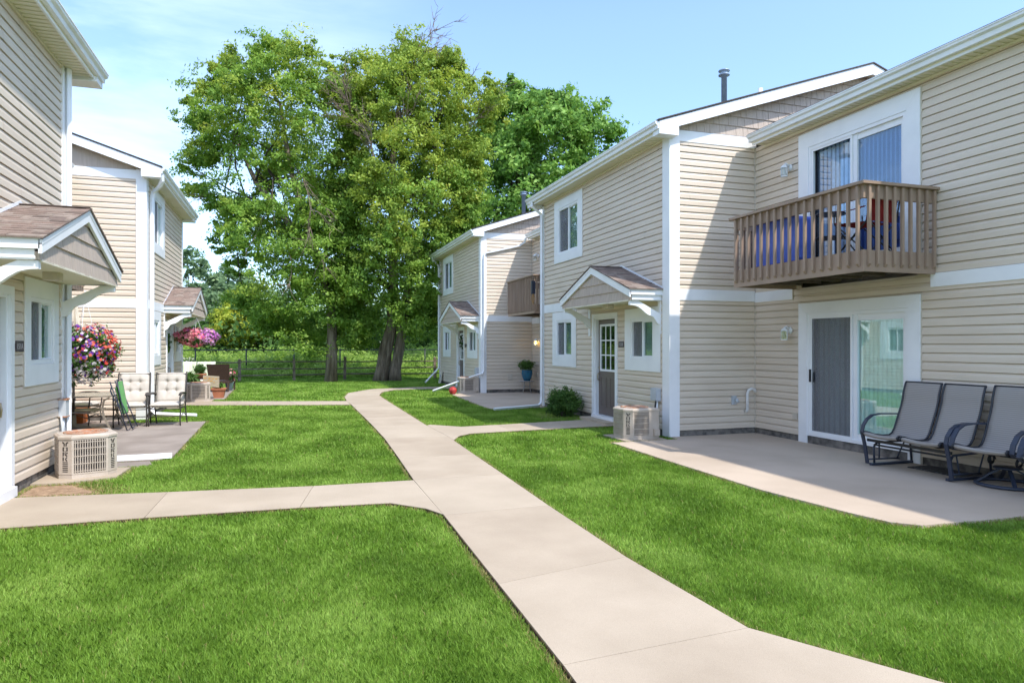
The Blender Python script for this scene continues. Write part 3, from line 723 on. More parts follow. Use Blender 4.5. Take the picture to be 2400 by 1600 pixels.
zB=eave(RB,1,6.21,-.40,10.28,16.4,5.33,5.2,0,(.22,.3)); zR=eave(RB,1,7.95,-.35,1.0,10.07,5.25,5.1,0,(0,0),fulldepth=4.9)
zC=eave(RB,1,6.0,-.40,21.6,28.0,5.33,5.2,0,(.22,.3)); zR2=eave(RB,1,7.78,-.35,16.71,21.37,5.25,5.1,0,(0,0),fulldepth=4.9)
for (Fy,W,yw) in ((YB,6.21,10.28),(YC,6.0,21.6)):
    g=MB(); shakes(g,Fy,[(W+.02,5.30),(W+8.35,5.30),(W+4.2,6.70-.0)],expo=.17,wmin=.10,wmax=.22); 
    g.build('gable_wall', M['shake'], RB)
canopy(RB,FB,10.48,13.62); canopy(RB,FC,21.75,24.92)
balcony(RB,1,7.93,6.75,6.67,9.25); balcony(RB,1,7.76,6.70,18.44,20.9)
wall_lamp(RB,FR,9.36,4.48); wall_lamp(RB,FR,9.36,1.78); wall_lamp(RB,FR2,20.95,4.45); wall_lamp(RB,FR2,20.9,1.68,True)
number_plate(RB,FB,12.04,1.61,'153B',-1); number_plate(RB,FC,23.58,1.58,'',-1)
# downspouts
downspout(RB,[(5.87,16.33,5.22),(5.87,16.33,5.12),(6.12,16.33,4.92),(6.13,16.33,4.8),(6.13,16.33,2.6),(6.13,16.33,.28),(6.10,16.3,.12),(6.0,16.2,.07),(5.3,16.0,.055),(4.71,15.8,.05)],'white downspout bending flat onto the grass beside the patio')
downspout(RB,[(7.48,21.4,5.15),(7.46,21.46,5.02),(7.3,21.53,4.9),(6.35,21.53,4.66),(6.10,21.53,4.60),(6.08,21.53,4.5),(6.08,21.53,.78),(6.02,21.5,.66),(5.8,21.55,.60),(4.56,22.4,.07)],'white downspout crossing the side wall, its long foot propped out over the lawn')
downspout(RB,[(5.66,27.9,5.22),(5.66,27.9,5.1),(5.9,27.95,4.92),(5.93,27.96,4.8),(5.93,27.96,.65),(5.8,27.96,.5),(5.3,27.6,.07)])
# wall fittings
m=MB(); m.tube([(7.72,10.262,.42),(7.72,10.22,.42),(7.72,10.20,.46),(7.72,10.20,.74),(7.74,10.19,.80),(7.80,10.18,.825),(7.86,10.18,.80),(7.87,10.18,.765)],.026,10); m.build('vent_elbow', M['pvc'], RB)
m=MB(); m.fbox(YB,7.43,7.52,.017,.05,.55,.70); m.tube([YB(7.49,.05,.62),YB(7.49,.11,.62),YB(7.52,.12,.60)],.015,8); m.tube([YB(7.49,.10,.66),YB(7.49,.10,.58)],.024,8); m.build('outdoor_tap', M['meter'], RB)
strips(RB,'outlet_box','beige_trim',[(FR,9.18,9.28,.017,.045,.38,.48),(FR2,21.0,21.1,.017,.05,.55,.7),(YC,6.9,7.05,.017,.05,.45,.62)])
for (F_,s_,nm) in ((FB,10.66,0),(FC,21.95,0)):
    m=MB(); m.fbox(F_,s_-.11,s_+.11,.017,.10,.62,.84); m.fbox(F_,s_-.10,s_+.10,.10,.108,.64,.82); bx=m.build('disconnect_box', M['meter'], RB)
    m=MB(); m.tube([F_(s_-.06,.06,.62),F_(s_-.06,.07,.45),F_(s_-.12,.12,.22),F_(s_-.13,.22,.17),F_(s_-.08,.34,.18)],.014,8); m.build('conduit', M['white'], bx)
    m=MB(); m.tube([F_(s_-.0,.05,.62),F_(s_+.02,.06,.5),F_(s_-.02,.1,.3),F_(s_,.2,.1)],.016,6); m.build('cable', M['black'], bx)
# roof vents
m=MB(); m.lathe((8.87,12.5,6.2),[(.06,0),(.06,1.16),(.12,1.165),(.12,1.185),(.075,1.19),(.075,1.25),(.12,1.255),(.12,1.275),(.02,1.30),(.001,1.30)],16); m.build('flue_pipe', M['pipe'], RB)
m=MB(); m.lathe((9.8,12.5,6.4),[(.05,0),(.05,.80),(.04,.80),(.04,.7),(.001,.7)],14); m.build('vent_pipe', M['pvc'], RB)
m=MB(); m.lathe((8.3,24,6.0),[(.075,0),(.075,1.16),(.14,1.165),(.14,1.185),(.09,1.19),(.09,1.25),(.14,1.255),(.14,1.275),(.02,1.30),(.001,1.30)],14); m.build('flue_pipe', M['pipe'], RB)

# ================================================================ left-hand row
LB=thing('townhouse_row','beige two-storey townhouse row, left of the path behind the flower basket','townhouse',(-4.5,12,0))
FL=Fr('L',-2.78); FA=Fr('L',-2.9); FLR=Fr('L',-4.5); YA=Fr('Y',16.2)
hL=[window(LB,FL,8.78,9.92,1.14,2.35,.17,.21,.24,'lo','mix')]; hL.append(front_door(LB,FL,7.28,8.46,2.21,'lo','white front door at the picture\'s left edge',step=False))
hL.append(window(LB,FL,5.2,6.6,1.1,2.38,.24,.2,.23,'lo','x')); hL.append(window(LB,FL,4.9,6.5,3.57,5.06,.25,.2,.2,'lo','x'))
hA=[window(LB,FA,16.87,18.42,3.68,5.12,.24,.2,.2,'lo','x'), window(LB,FA,16.73,17.89,1.14,2.36,.22,.2,.22,'lo','mix'), window(LB,FA,19.95,21.1,1.15,2.35,.22,.2,.22,'lo','mix')]
hA.append(front_door(LB,FA,18.7,19.78,2.22,'lo'))
hLR=[slider(LB,FLR,11.0,13.2,2.76,5.0,.22,.24,.04,True), slider(LB,FLR,11.0,13.2,.02,2.27,.19,.17,.13)]
w=MB(); siding(w,FL,1.0,10.27,.13,5.18,hL); siding(w,FA,16.22,21.4,.13,5.18,hA); siding(w,YA,-4.5,-2.92,.13,5.12); siding(w,FLR,10.3,16.2,.13,5.12,hLR)
w.box(-11,1.0,0,-3.2,10.25,5.15); w.box(-11,10.26,0,-5.12,16.22,5.1); w.box(-11,16.24,0,-3.3,21.36,5.15); w.box(-3.2,10.25,0,-2.785,10.29,5.15); w.box(-4.55,10.25,0,-3.19,10.292,5.15); w.box(-3.3,21.36,0,-2.905,21.4,5.15); w.box(-3.2,1.0,0,-2.79,1.04,5.1)
w.build('siding_wall', M['siding'], LB)
f=MB(); f.fbox(FL,1,10.28,-.05,-.006,0,.128); f.fbox(FA,16.2,21.4,-.05,-.006,0,.128); f.fbox(YA,-4.5,-2.92,-.05,-.006,0,.128); f.fbox(FLR,10.3,16.2,-.05,-.006,0,.128); f.build('foundation', M['found'], LB)
cboards(LB,FL,10.29,-2.78,-1,10.29,sgn=-1,side=.05); cboards(LB,FA,16.2,-2.9,-1,16.2,side=.17); strips(LB,'corner_board','white',[(FA,21.3,21.41,0,.03,.05,5.17)])
strips(LB,'trim_band','white',[(YA,-4.49,-3.07,0,.03,5.10,5.29),(YA,-4.49,-3.07,0,.03,2.38,2.57),(FA,16.4,18.28,0,.03,2.38,2.57),(FLR,10.3,16.17,0,.028,2.3,2.49)])
eave(LB,-1,-2.78,-.40,1.0,10.44,5.33,5.2,0,(0,.3)); eave(LB,-1,-2.9,-.40,16.2,21.4,5.33,5.2,0,(.22,.3)); eave(LB,-1,-4.5,-.35,10.75,15.97,5.25,5.1,0,(0,0),fulldepth=4.9)
g=MB(); shakes(g,YA,[(-2.92,5.30),(-7.1,6.70),(-11.2,5.30)][::-1],expo=.17,wmin=.10,wmax=.22); g.build('gable_wall', M['shake'], LB)
canopy(LB,FL,7.15,10.2); canopy(LB,FA,18.3,21.3)
balcony(LB,-1,-4.48,-3.32,10.8,13.3)
number_plate(LB,FL,8.63,1.585,'151A',1)
downspout(LB,[(-2.715,10.2,5.17),(-2.715,10.2,2.6),(-2.70,10.12,.22),(-2.68,10.15,.12),(-2.6,10.4,.07),(-2.2,10.45,.065),(-1.55,10.53,.06)],'white downspout with its foot lying across the grey patio')
downspout(LB,[(-2.56,16.05,5.2),(-2.56,16.1,5.08),(-2.62,16.2,4.98),(-2.78,16.45,4.9),(-2.82,16.48,4.78),(-2.82,16.48,.6),(-2.82,16.48,.22),(-2.75,16.4,.12),(-1.9,16.2,.08)],'white downspout with its foot lying on grass behind the cushioned chairs')
m=MB(); m.fbox(FL,9.96,10.09,.017,.10,.70,.90); m.fbox(FL,9.955,10.095,.017,.11,.90,.92,1); m.fbox(FL,9.955,10.095,.017,.108,.685,.70,1); bx=m.build('disconnect_box', [M['meter'],M['rust']], LB,'rust-stained grey electrical box')
m=MB(); m.tube([FL(10.0,.06,.70),FL(10.0,.06,.5),FL(9.93,.1,.3),FL(9.8,.2,.15)],.017,8); m.tube([FL(9.95,.05,.70),FL(9.96,.07,.45),FL(9.9,.16,.2)],.013,8); m.build('conduit', M['meter'], bx)
# ================================================================ ground, paths, patios
def poly_sheet(mb, poly, z0, z1, m=0): mb.prism(poly, z0, z1, m)
m,nt,out=nodes('lawn_ground'); L=nt.links.new
def lawncol(nt, dark, mid, light, sc=1.3):
    L=nt.links.new
    geo=N(nt,'ShaderNodeNewGeometry')
    n1=N(nt,'ShaderNodeTexNoise'); n1.inputs['Scale'].default_value=sc; n1.inputs['Detail'].default_value=4; n1.inputs['Roughness'].default_value=.55
    mp=N(nt,'ShaderNodeMapping'); mp.inputs['Rotation'].default_value=(0,0,.5); mp.inputs['Scale'].default_value=(1,.75,1)
    L(geo.outputs['Position'],mp.inputs[0]); L(mp.outputs[0],n1.inputs['Vector'])
    n2=N(nt,'ShaderNodeTexNoise'); n2.inputs['Scale'].default_value=9; n2.inputs['Detail'].default_value=3; L(geo.outputs['Position'],n2.inputs['Vector'])
    ad=N(nt,'ShaderNodeMath',operation='MULTIPLY_ADD'); L(n2.outputs['Fac'],ad.inputs[0]); ad.inputs[1].default_value=.35
    s2=N(nt,'ShaderNodeMath',operation='MULTIPLY_ADD'); L(n1.outputs['Fac'],s2.inputs[0]); s2.inputs[1].default_value=1.35; s2.inputs[2].default_value=-.345
    L(s2.outputs[0],ad.inputs[2])
    rp=N(nt,'ShaderNodeValToRGB'); L(ad.outputs[0],rp.inputs[0])
    rp.color_ramp.elements[0].position=.34; rp.color_ramp.elements[0].color=(*dark,1)
    rp.color_ramp.elements[1].position=.66; rp.color_ramp.elements[1].color=(*light,1)
    e=rp.color_ramp.elements.new(.5); e.color=(*mid,1)
    return rp
G1,G2,G3=(.130,.240,.028),(.190,.325,.042),(.280,.425,.078)
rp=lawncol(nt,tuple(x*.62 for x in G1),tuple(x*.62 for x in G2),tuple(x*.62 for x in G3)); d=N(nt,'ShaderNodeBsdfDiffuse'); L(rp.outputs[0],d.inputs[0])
geo=N(nt,'ShaderNodeNewGeometry'); nz=N(nt,'ShaderNodeTexNoise'); nz.inputs['Scale'].default_value=60; L(geo.outputs['Position'],nz.inputs['Vector'])
bp=N(nt,'ShaderNodeBump'); bp.inputs['Strength'].default_value=.6; bp.inputs['Distance'].default_value=.02; L(nz.outputs['Fac'],bp.inputs['Height']); L(bp.outputs[0],d.inputs['Normal'])
L(d.outputs[0],out.inputs[0]); M['lawn']=m
m,nt,out=nodes('grass_blade'); L=nt.links.new
rp=lawncol(nt,G1,G2,G3); at=N(nt,'ShaderNodeAttribute',attribute_name='tint')
mr=N(nt,'ShaderNodeMapRange'); mr.inputs['To Min'].default_value=.72; mr.inputs['To Max'].default_value=1.45; L(at.outputs['Fac'],mr.inputs['Value'])
sc=N(nt,'ShaderNodeVectorMath',operation='SCALE'); L(rp.outputs[0],sc.inputs[0]); L(mr.outputs[0],sc.inputs['Scale'])
d=N(nt,'ShaderNodeBsdfDiffuse'); t=N(nt,'ShaderNodeBsdfTranslucent'); L(sc.outputs[0],d.inputs[0]); L(sc.outputs[0],t.inputs[0])
g=N(nt,'ShaderNodeBsdfGlossy'); g.inputs['Roughness'].default_value=.5; g.inputs[0].default_value=(.6,.8,.4,1)
mx=N(nt,'ShaderNodeMixShader'); mx.inputs[0].default_value=.35; L(d.outputs[0],mx.inputs[1]); L(t.outputs[0],mx.inputs[2])
m2=N(nt,'ShaderNodeMixShader'); m2.inputs[0].default_value=.05; L(mx.outputs[0],m2.inputs[1]); L(g.outputs[0],m2.inputs[2]); L(m2.outputs[0],out.inputs[0]); M['blade']=m

g=MB(); g.add([(-400,-60,0),(400,-60,0),(400,33.5,0),(-400,33.5,0),(-400,46,.25),(400,46,.25),(-400,700,.3),(400,700,.3)],[(0,1,2,3),(3,2,5,4),(4,5,7,6)]); 
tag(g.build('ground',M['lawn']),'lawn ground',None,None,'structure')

pathL=[(1.28,3.11),(1.31,4.30),(1.36,6.19),(1.38,7.91),(1.45,9.5),(1.53,11.57),(1.55,13.4),(1.56,15.0),(1.56,16.6),(1.56,18.32),(1.54,19.65),(1.60,21.2),(1.85,22.9)]
pathR=[(2.43,3.20),(2.38,4.55),(2.42,6.25),(2.48,7.93),(2.53,9.5),(2.60,11.5),(2.56,13.4),(2.58,15.0),(2.60,16.6),(2.62,18.32),(2.64,19.65),(2.67,21.5),(2.95,22.95)]
slabs=[]
for i in range(len(pathL)-1): slabs.append([pathL[i],pathR[i],pathR[i+1],pathL[i+1]])
slabs+= [[(1.28,3.11),(1.20,1.5),(1.9,.2),(3.6,1.2),(2.43,3.20)], [(1.9,.2),(2.6,-1.2),(5.2,-1.2),(3.6,1.2)],
  [(1.85,22.9),(2.95,22.95),(3.5,23.95),(2.8,24.65)],[(2.8,24.65),(3.5,23.95),(4.6,24.1),(4.4,25.3)],[(4.4,25.3),(4.6,24.1),(5.98,24.1),(5.98,25.3)]]
# side walk to the left building
slabs+= [[(1.379,7.90),(.26,7.92),(.10,6.92),(.95,6.84),(1.25,6.50),(1.361,6.22)],[(.26,7.92),(-1.23,8.08),(-1.25,6.95),(.10,6.92)],[(-1.23,8.08),(-2.77,8.28),(-2.77,6.93),(-1.25,6.95)]]
# to B's door
slabs+= [[(2.583,11.0),(2.80,11.50),(3.06,11.75),(3.9,11.86),(3.9,12.86),(3.15,12.78),(2.65,13.30),(2.566,13.2),(2.60,11.5)],[(3.9,11.86),(5.1,11.97),(5.1,13.05),(3.9,12.86)],[(5.1,11.97),(6.19,12.03),(6.19,13.2),(5.1,13.05)]]
slabs+= [[(1.54,19.63),(1.55,18.36),(.2,18.75),(.0,20.05)],[(.0,20.05),(.2,18.75),(-1.3,19.2),(-1.3,20.5)],[(-1.3,20.5),(-1.3,19.2),(-2.88,19.65),(-2.88,20.95)]]
def shrink(poly,g):
    c=np.array(poly); n=len(c); outp=[]
    A=0
    for i in range(n): A+=c[i][0]*c[(i+1)%n][1]-c[(i+1)%n][0]*c[i][1]
    s=1 if A>0 else -1
    for i in range(n):
        p,q,r=c[i-1],c[i],c[(i+1)%n]
        a=(q-p)/np.linalg.norm(q-p); b=(r-q)/np.linalg.norm(r-q)
        na=np.array((-a[1],a[0]))*s; nb=np.array((-b[1],b[0]))*s
        k=na+nb; k/=max(.4,k.dot(na)); outp.append(tuple(q+k*g))
    return outp
pm=MB()
for i_,s_ in enumerate(slabs): pm.prism(shrink(s_,.0025),-.05,.03,(i_*7)%3)
po=pm.build('path',[M['conc'],M['conc_b'],M['conc_c']]); tag(po,'pale concrete footpath with side walks',None,None,'structure')
jm=MB()
for s_ in slabs: jm.prism(shrink(s_,-.02),-.06,.006); jm.prism(shrink(s_,-.0035),-.055,.0235)
tag(jm.build('path_edge_soil',M['edge']),'dark soil along the path edges',None,None,'structure')
patB=[(4.95,9.95),(4.90,8.2),(4.88,6.2),(5.00,5.1),(5.08,4.72),(5.25,4.55),(6.4,4.50),(7.95,4.45),(7.95,10.28),(6.21,10.28),(6.18,9.98)]
patC=[(4.95,21.5),(4.85,19.5),(4.72,17.0),(4.75,16.2),(7.78,16.2),(7.78,21.6)]
patL=[(-1.62,15.34),(-1.56,10.62),(-1.75,10.38),(-4.5,10.31),(-4.5,16.18),(-3.2,16.18),(-3.1,15.45)]
patL2=[(-1.8,10.36),(-1.72,10.05),(-2.2,9.9),(-2.76,9.9),(-2.76,10.30)]
patA=[(-1.78,21.4),(-1.85,26.6),(-5.5,26.6),(-5.5,21.5),(-2.6,21.5),(-2.6,21.42)]
padL=[(-2.77,9.0),(-2.45,8.97),(-1.95,9.2),(-1.93,9.85),(-2.3,9.89),(-2.77,9.89)]
padB=[(5.22,10.0),(5.98,10.0),(5.98,10.85),(5.22,10.85)]
padC=[(5.25,21.5),(5.98,21.5),(5.98,22.35),(5.25,22.35)]
padA=[(-2.85,20.55),(-2.05,20.55),(-2.05,21.38),(-2.85,21.38)]
pm=MB()
for p in (patB,patC): pm.prism(p,-.05,.028)
pa=pm.build('patio',M['conc2']); tag(pa,'beige concrete patio in front of the sliding door',None,None,'structure')
pm=MB()
for p in (patL,patA): pm.prism(p,-.05,.028)
pm.prism(patL2,-.05,.023)
tag(pm.build('patio',M['conc3']),'grey concrete patios by the left row',None,None,'structure')
pm=MB()
for p in (padL,padB,padC,padA): pm.prism(p,-.05,.034)
tag(pm.build('equipment_pad',M['conc']),'small concrete pads under the air conditioners',None,None,'structure')
soilL=[(-2.78,8.26),(-1.95,8.19),(-1.9,8.45),(-2.15,8.75),(-2.30,8.98),(-2.78,9.0)]
sm_=MB(); sm_.prism(soilL,-.05,.012); sm_.prism([(5.9,13.3),(6.2,13.3),(6.2,15.2),(5.3,14.8),(5.2,13.9)],-.05,.006); sm_.prism([(4.95,9.97),(5.3,9.97),(5.3,10.25),(5.0,10.2)],-.05,.01)
sm_.prism([(-2.9,16.1),(-2.1,16.0),(-2.2,16.3),(-2.7,17.4),(-2.9,17.6)],-.05,.006)
tag(sm_.build('bare_soil',M['soil']),'bare tan soil beside the wall',None,None,'structure')

# ---------------------------------------------------------------- grass blades
def inpoly(X,Y,poly):
    c=np.zeros(len(X),bool); n=len(poly)
    for i in range(n):
        x1,y1=poly[i]; x2,y2=poly[(i+1)%n]
        if y1==y2: continue
        k=((y1>Y)!=(y2>Y))&(X<(x2-x1)*(Y-y1)/(y2-y1)+x1); c^=k
    return c
solid=[shrink(s_,-.010) for s_ in slabs]+[patB,patC,patL,patL2,patA,padL,padB,padC,padA,shrink(soilL,.09),
   [(-12,-2),(-2.76,-2),(-2.76,10.35),(-12,10.35)],[(-12,10.3),(-4.48,10.3),(-4.48,16.3),(-12,16.3)],[(-12,16.18),(-2.88,16.18),(-2.88,21.45),(-12,21.45)],
   [(6.19,10.2),(16,10.2),(16,16.45),(6.19,16.45)],[(7.75,16.4),(16,16.4),(16,21.7),(7.75,21.7)],[(5.98,21.5),(16,21.5),(16,28.05),(5.98,28.05)],[(7.95,-2),(16,-2),(16,10.3),(7.95,10.3)]]
edges=[shrink(s_,-.055) for s_ in slabs]+[shrink(p,-.07) for p in (patB,patC,patL,patA,padL)]+[shrink(soilL,-.25)]
def blades(x0,x1,y0,y1,dens,w,h,cond,seed):
    g=np.random.default_rng(seed); n=int((x1-x0)*(y1-y0)*dens)
    X=g.uniform(x0,x1,n); Y=g.uniform(y0,y1,n); k=cond(X,Y)
    for p in solid: k&=~inpoly(X,Y,p)
    # visible wedge with margin
    k&=(X*math.sin(R(18.1))+Y*math.cos(R(18.1))>1.8)
    lat=X*math.cos(R(18.1))-Y*math.sin(R(18.1)); dep=X*math.sin(R(18.1))+Y*math.cos(R(18.1))
    k&=np.abs(lat)<dep*.80+1.5
    X,Y=X[k],Y[k]; n=len(X)
    ph=np.sin(X*1.9+np.sin(Y*1.3)*1.5)*.5+np.sin(Y*2.3+X*.7)*.5
    hh=h*(.5+.8*g.random(n))*(1+.07*ph); ww=w*(.6+.8*g.random(n))
    a=g.random(n)*2*math.pi; dx,dy=np.cos(a)*ww/2,np.sin(a)*ww/2
    la=g.normal(size=n)*1.3+ph*1.0+2.1; lm=hh*(.25+.6*g.random(n))
    la=np.where(g.random(n)<.45,g.random(n)*6.28,la); lx,ly=np.cos(la)*lm,np.sin(la)*lm
    V=np.zeros((n,5,3))
    V[:,0]=np.stack([X-dx,Y-dy,np.full(n,-.002)],1); V[:,1]=np.stack([X+dx,Y+dy,np.full(n,-.002)],1)
    V[:,2]=np.stack([X+dx*.8+lx*.35,Y+dy*.8+ly*.35,hh*.6],1); V[:,4]=np.stack([X-dx*.8+lx*.35,Y-dy*.8+ly*.35,hh*.6],1)
    V[:,3]=np.stack([X+lx,Y+ly,hh],1)
    F=np.arange(n*5).reshape(-1,5)
    ed=np.zeros(n,bool)
    for p in edges: ed|=inpoly(X,Y,p)
    dry=(ed&(g.random(n)<.42+.2*np.sin(X*5+Y*3)))|(g.random(n)<.012)
    return V.reshape(-1,3),F,np.clip(g.random(n)*.8+.2*g.random(n),0,1),dry.astype(np.int32)
DQ=GRASSQ
dep=lambda X,Y:X*math.sin(R(18.1))+Y*math.cos(R(18.1))
for nm,args in {'near':(-4,8,1.2,8,17000*DQ,.0032,.031,lambda X,Y:dep(X,Y)<5.2,1),'mid':(-4,8,-.5,13,7000*DQ,.0050,.033,lambda X,Y:(dep(X,Y)>=5.2)&(dep(X,Y)<9.5),2),
        'far':(-4,8,8,20,2600*DQ,.009,.036,lambda X,Y:(dep(X,Y)>=9.5)&(dep(X,Y)<17),3),'end':(-14,10,14,36.5,700*DQ,.018,.044,lambda X,Y:(dep(X,Y)>=17)&((Y<32.6)|(Y>33.2)),4)}.items():
    V,F,T,D_=blades(*args); o=npmesh('lawn_grass',V,F,[M['blade'],M['dryblade']],nper=5,tint=T,midx=D_); tag(o,None,None,None,'stuff')
print('grass ok')

# ---------------------------------------------------------------- fences
RF=thing('rail_fence','weathered brown three-rail split-rail fence across the end of the lawn','fence',(2,32,0))
xs=[-13.6,-11.3,-9.0,-6.7,-4.35,-2.05,.22,2.42,4.5,6.6,8.9,11.2]
for i,x in enumerate(xs):
    p=MB(); y=32+random.uniform(-.04,.04); h=1.02+random.uniform(-.05,.06); lean=random.uniform(-.02,.02)
    p.loft([(x-.065,y-.05,-.05),(x+.065,y-.05,-.05),(x+.065,y+.05,-.05),(x-.065,y+.05,-.05)],[(x-.055+lean,y-.045,h),(x+.055+lean,y-.045,h-.02),(x+.055+lean,y+.045,h-.01),(x-.055+lean,y+.045,h+.01)])
    p.build('post',M['wood'],RF)
for i in range(len(xs)-1):
    for z in (.26,.53,.84):
        r=MB(); a,b=xs[i]-.1,xs[i+1]+.1; n=6; dz0,dz1=random.uniform(-.03,.03),random.uniform(-.03,.03)
        pts=[(a+(b-a)*k/n, 32+.02*((i%2)*2-1), z+dz0+(dz1-dz0)*k/n+random.uniform(-.008,.008)) for k in range(n+1)]
        r.tube(pts,[.03]+[.048+random.uniform(-.006,.006)]*(n-1)+[.03],6,smooth=False,flat=.7); r.build('rail',M['wood'],RF)
CF=thing('chain_link_fence','black chain-link fence behind the split-rail fence','fence',(2,37,.05))
xs2=[-13.6,-11.3,-9.0,-6.7,-4.4,-2.05,.25,2.56,4.8,7.08,9.4,11.7]
for x in xs2:
    p=MB(); p.tube([(x,37,0),(x,37,1.38)],.032,8); p.lathe((x,37,1.38),[(.035,0),(.03,.03),(.001,.045)],8); p.build('post',M['black'],CF)
p=MB(); p.tube([(-13.6,37,1.34),(11.7,37,1.34)],.024,8); p.build('top_rail',M['black'],CF)
p=MB(); h=1.30; st=.085
x=-13.6-h
while x<11.7:
    for sg in (1,-1):
        a,b=(x,x+h) if sg>0 else (x+h,x); za,zb=.06,.06+h-.02
        t0=max(0,(-13.6-min(a,b))/h) ; p.bar((a,37.0+.004*sg,za),(b,37.0+.004*sg,zb),.004,.004)
    x+=st
p.build('wire_mesh',M['black'],CF)

# ---------------------------------------------------------------- trees
CS,SN=math.cos(R(18.1)),math.sin(R(18.1))
def wp(base,lat,z,dp): # lateral / depth offsets as seen from the courtyard -> world
    return np.array([base[0]+lat*CS+dp*SN, base[1]-lat*SN+dp*CS, z])
def ptree(base, sil, n, rad, thick, seed, holes=(), ymin=None):
    """clump centres inside a silhouette (lat,z) with a rounded depth"""
    g=np.random.default_rng(seed); S=np.array(sil); out=[]; segs=[(S[i],S[(i+1)%len(S)]) for i in range(len(S))]
    while len(out)<n:
        p=np.array([g.uniform(S[:,0].min(),S[:,0].max()),g.uniform(S[:,1].min(),S[:,1].max())])
        if not inpoly(p[:1],p[1:],sil)[0]: continue
        if any((p[0]-a)**2+(p[1]-b)**2<c*c for a,b,c in holes): continue
        dd=1e9
        for a,b in segs:
            ab=b-a; t=np.clip(np.dot(p-a,ab)/ab.dot(ab),0,1); dd=min(dd,np.linalg.norm(p-a-ab*t))
        T=min(thick,dd*1.5+.3); dp=g.uniform(-1,1); dp=math.copysign(abs(dp)**.6,dp)*T
        r=rad*g.uniform(.55,1.25); r=min(r,dd+.42)
        out.append((*wp(base,p[0],p[1],dp),r))
    c0=S.mean(0)
    for a,b in segs:      # small sprays that break the outline
        L=np.linalg.norm(b-a)
        for _ in range(int(L/rad*1.3)):
            p=a+(b-a)*g.random(); o=p-c0; o/=np.linalg.norm(o)
            p=p+o*rad*g.uniform(-.6,.12)
            if p[1]<2.6: continue
            out.append((*wp(base,p[0],p[1],g.uniform(-.8,.8)),rad*g.uniform(.35,.6)))
    return np.array(out)
def limb(mb,p,q,r0,r1,g,sag=.15,seg=6,n=6):
    p,q=np.array(p),np.array(q); d=q-p; L=np.linalg.norm(d); pts=[]; rs=[]
    o=g.normal(size=3)*L*.07; 
    for k in range(n+1):
        t=k/n; pt=p+d*t+o*math.sin(math.pi*t)+np.array([0,0,1])*L*sag*math.sin(math.pi*t)*.5+g.normal(size=3)*L*.012*(0<k<n)
        pts.append(pt); rs.append(r0*(1-t)**.8+r1)
    mb.tube(pts,rs,seg); return pts
def tree(name,label,cat,base,trunks,clumps,mats,nleaf,size,seed,group=None,barkm='bark',limbs=26,twigs=None,split=None):
    g=np.random.default_rng(seed)
    t=thing(name,label,cat,base,0,group)
    tr=MB(); tops=[]
    for pts,rs in trunks:
        # root flare and ridged bark come from the ring wobble
        tr.tube(pts,rs,22); tops.append((pts,rs))
    # wobble the trunk surface
    tr.v=[(x+.035*math.sin(z*3.1+y*7)+.02*math.sin(y*31+z*1.7),y+.035*math.sin(z*2.3+x*9)+.02*math.sin(x*37+z*1.3),z) for x,y,z in tr.v]
    tr.build('trunk',M[barkm],t)
    br=MB(); C=clumps[:,:3]
    order=g.permutation(len(C))[:limbs]
    for i in order:
        pts,rs=tops[g.integers(len(tops))]; c=C[i]
        # start on the trunk below the clump
        P=np.array(pts); cand=[k for k in range(len(P)) if P[k][2]<c[2]-.4 and P[k][2]>2.2] or [len(P)-1]
        k=min(cand,key=lambda k:np.linalg.norm(P[k]-c)+abs(P[k][2]-(c[2]-2.0))*.5)
        limb(br,P[k],c,max(.03,rs[k]*.38),.012,g,sag=.12)
    br.build('branches',M['barkdark'],t)
    sel=g.random(len(C)) if split else np.zeros(len(C))
    grp=np.zeros(len(C),int)
    if split: grp=split(clumps,g)
    for k,mt in enumerate(mats):
        cc=clumps[grp==k]
        if not len(cc): continue
        rad=np.stack([cc[:,3]*1.1,cc[:,3]*1.1,cc[:,3]*.72],1)
        V,F,T=leaves(cc[:,:3],nleaf,size,rad,seed=seed+k,shell=.5)
        npmesh('crown',V,F,M[mt],t,tint=T)
    if twigs:
        for (p,q,r,depth) in twigs:
            tw=MB()
            def rec(p,q,r,dpt):
                pts=limb(tw,p,q,r*.55,.004,g,sag=0,seg=4,n=4)
                if dpt<=0: return
                d=np.array(q)-np.array(p); L=np.linalg.norm(d)
                for _ in range(4+dpt):
                    k=g.integers(1,5); s=pts[k]; nd=d/L+g.normal(size=3)*.42; nd/=np.linalg.norm(nd)
                    rec(s,s+nd*L*g.uniform(.35,.6),r*.5,dpt-1)
            rec(np.array(p),np.array(q),r,depth)
            tw.build('bare_branch',M['twig'],t)
    return t
LQ=LEAFQ
# tree 1 (left of the two lawn trees)
b1=(1.75,30.4,0); U=lambda u,v,u0,k:((u-u0)*k,1.6+(808-v)*k)
k1=.0186
s1=[U(*p,776,k1) for p in [(640,98),(705,115),(752,140),(800,175),(835,260),(850,420),(840,560),(838,700),(815,800),(790,830),(745,842),(690,826),(640,790),(600,745),(560,690),(545,620),(520,570),(512,505),(455,438),(445,400),(462,320),(445,255),(482,205),(520,150),(560,128),(600,150),(615,100)]]
c1=ptree(b1,s1,330,.74,3.0,5,holes=[(-4.6,9.0,.85),(-3.0,8.1,.7),(-5.1,7.2,.8),(-2.2,9.6,.6),(.1,1.7,.85),(.05,2.7,.45)])
t1=[wp(b1,0,0,0),wp(b1,.0,1.2,0),wp(b1,.03,2.3,0),wp(b1,-.05,3.4,.1),wp(b1,-.5,5.2,.1),wp(b1,-1.2,7.2,0),wp(b1,-1.9,9.6,0),wp(b1,-2.2,12,0)]
t1b=[wp(b1,-.5,5.2,.1),wp(b1,-1.6,6.6,.1),wp(b1,-3.3,8.6,0),wp(b1,-4.2,10.6,0)]
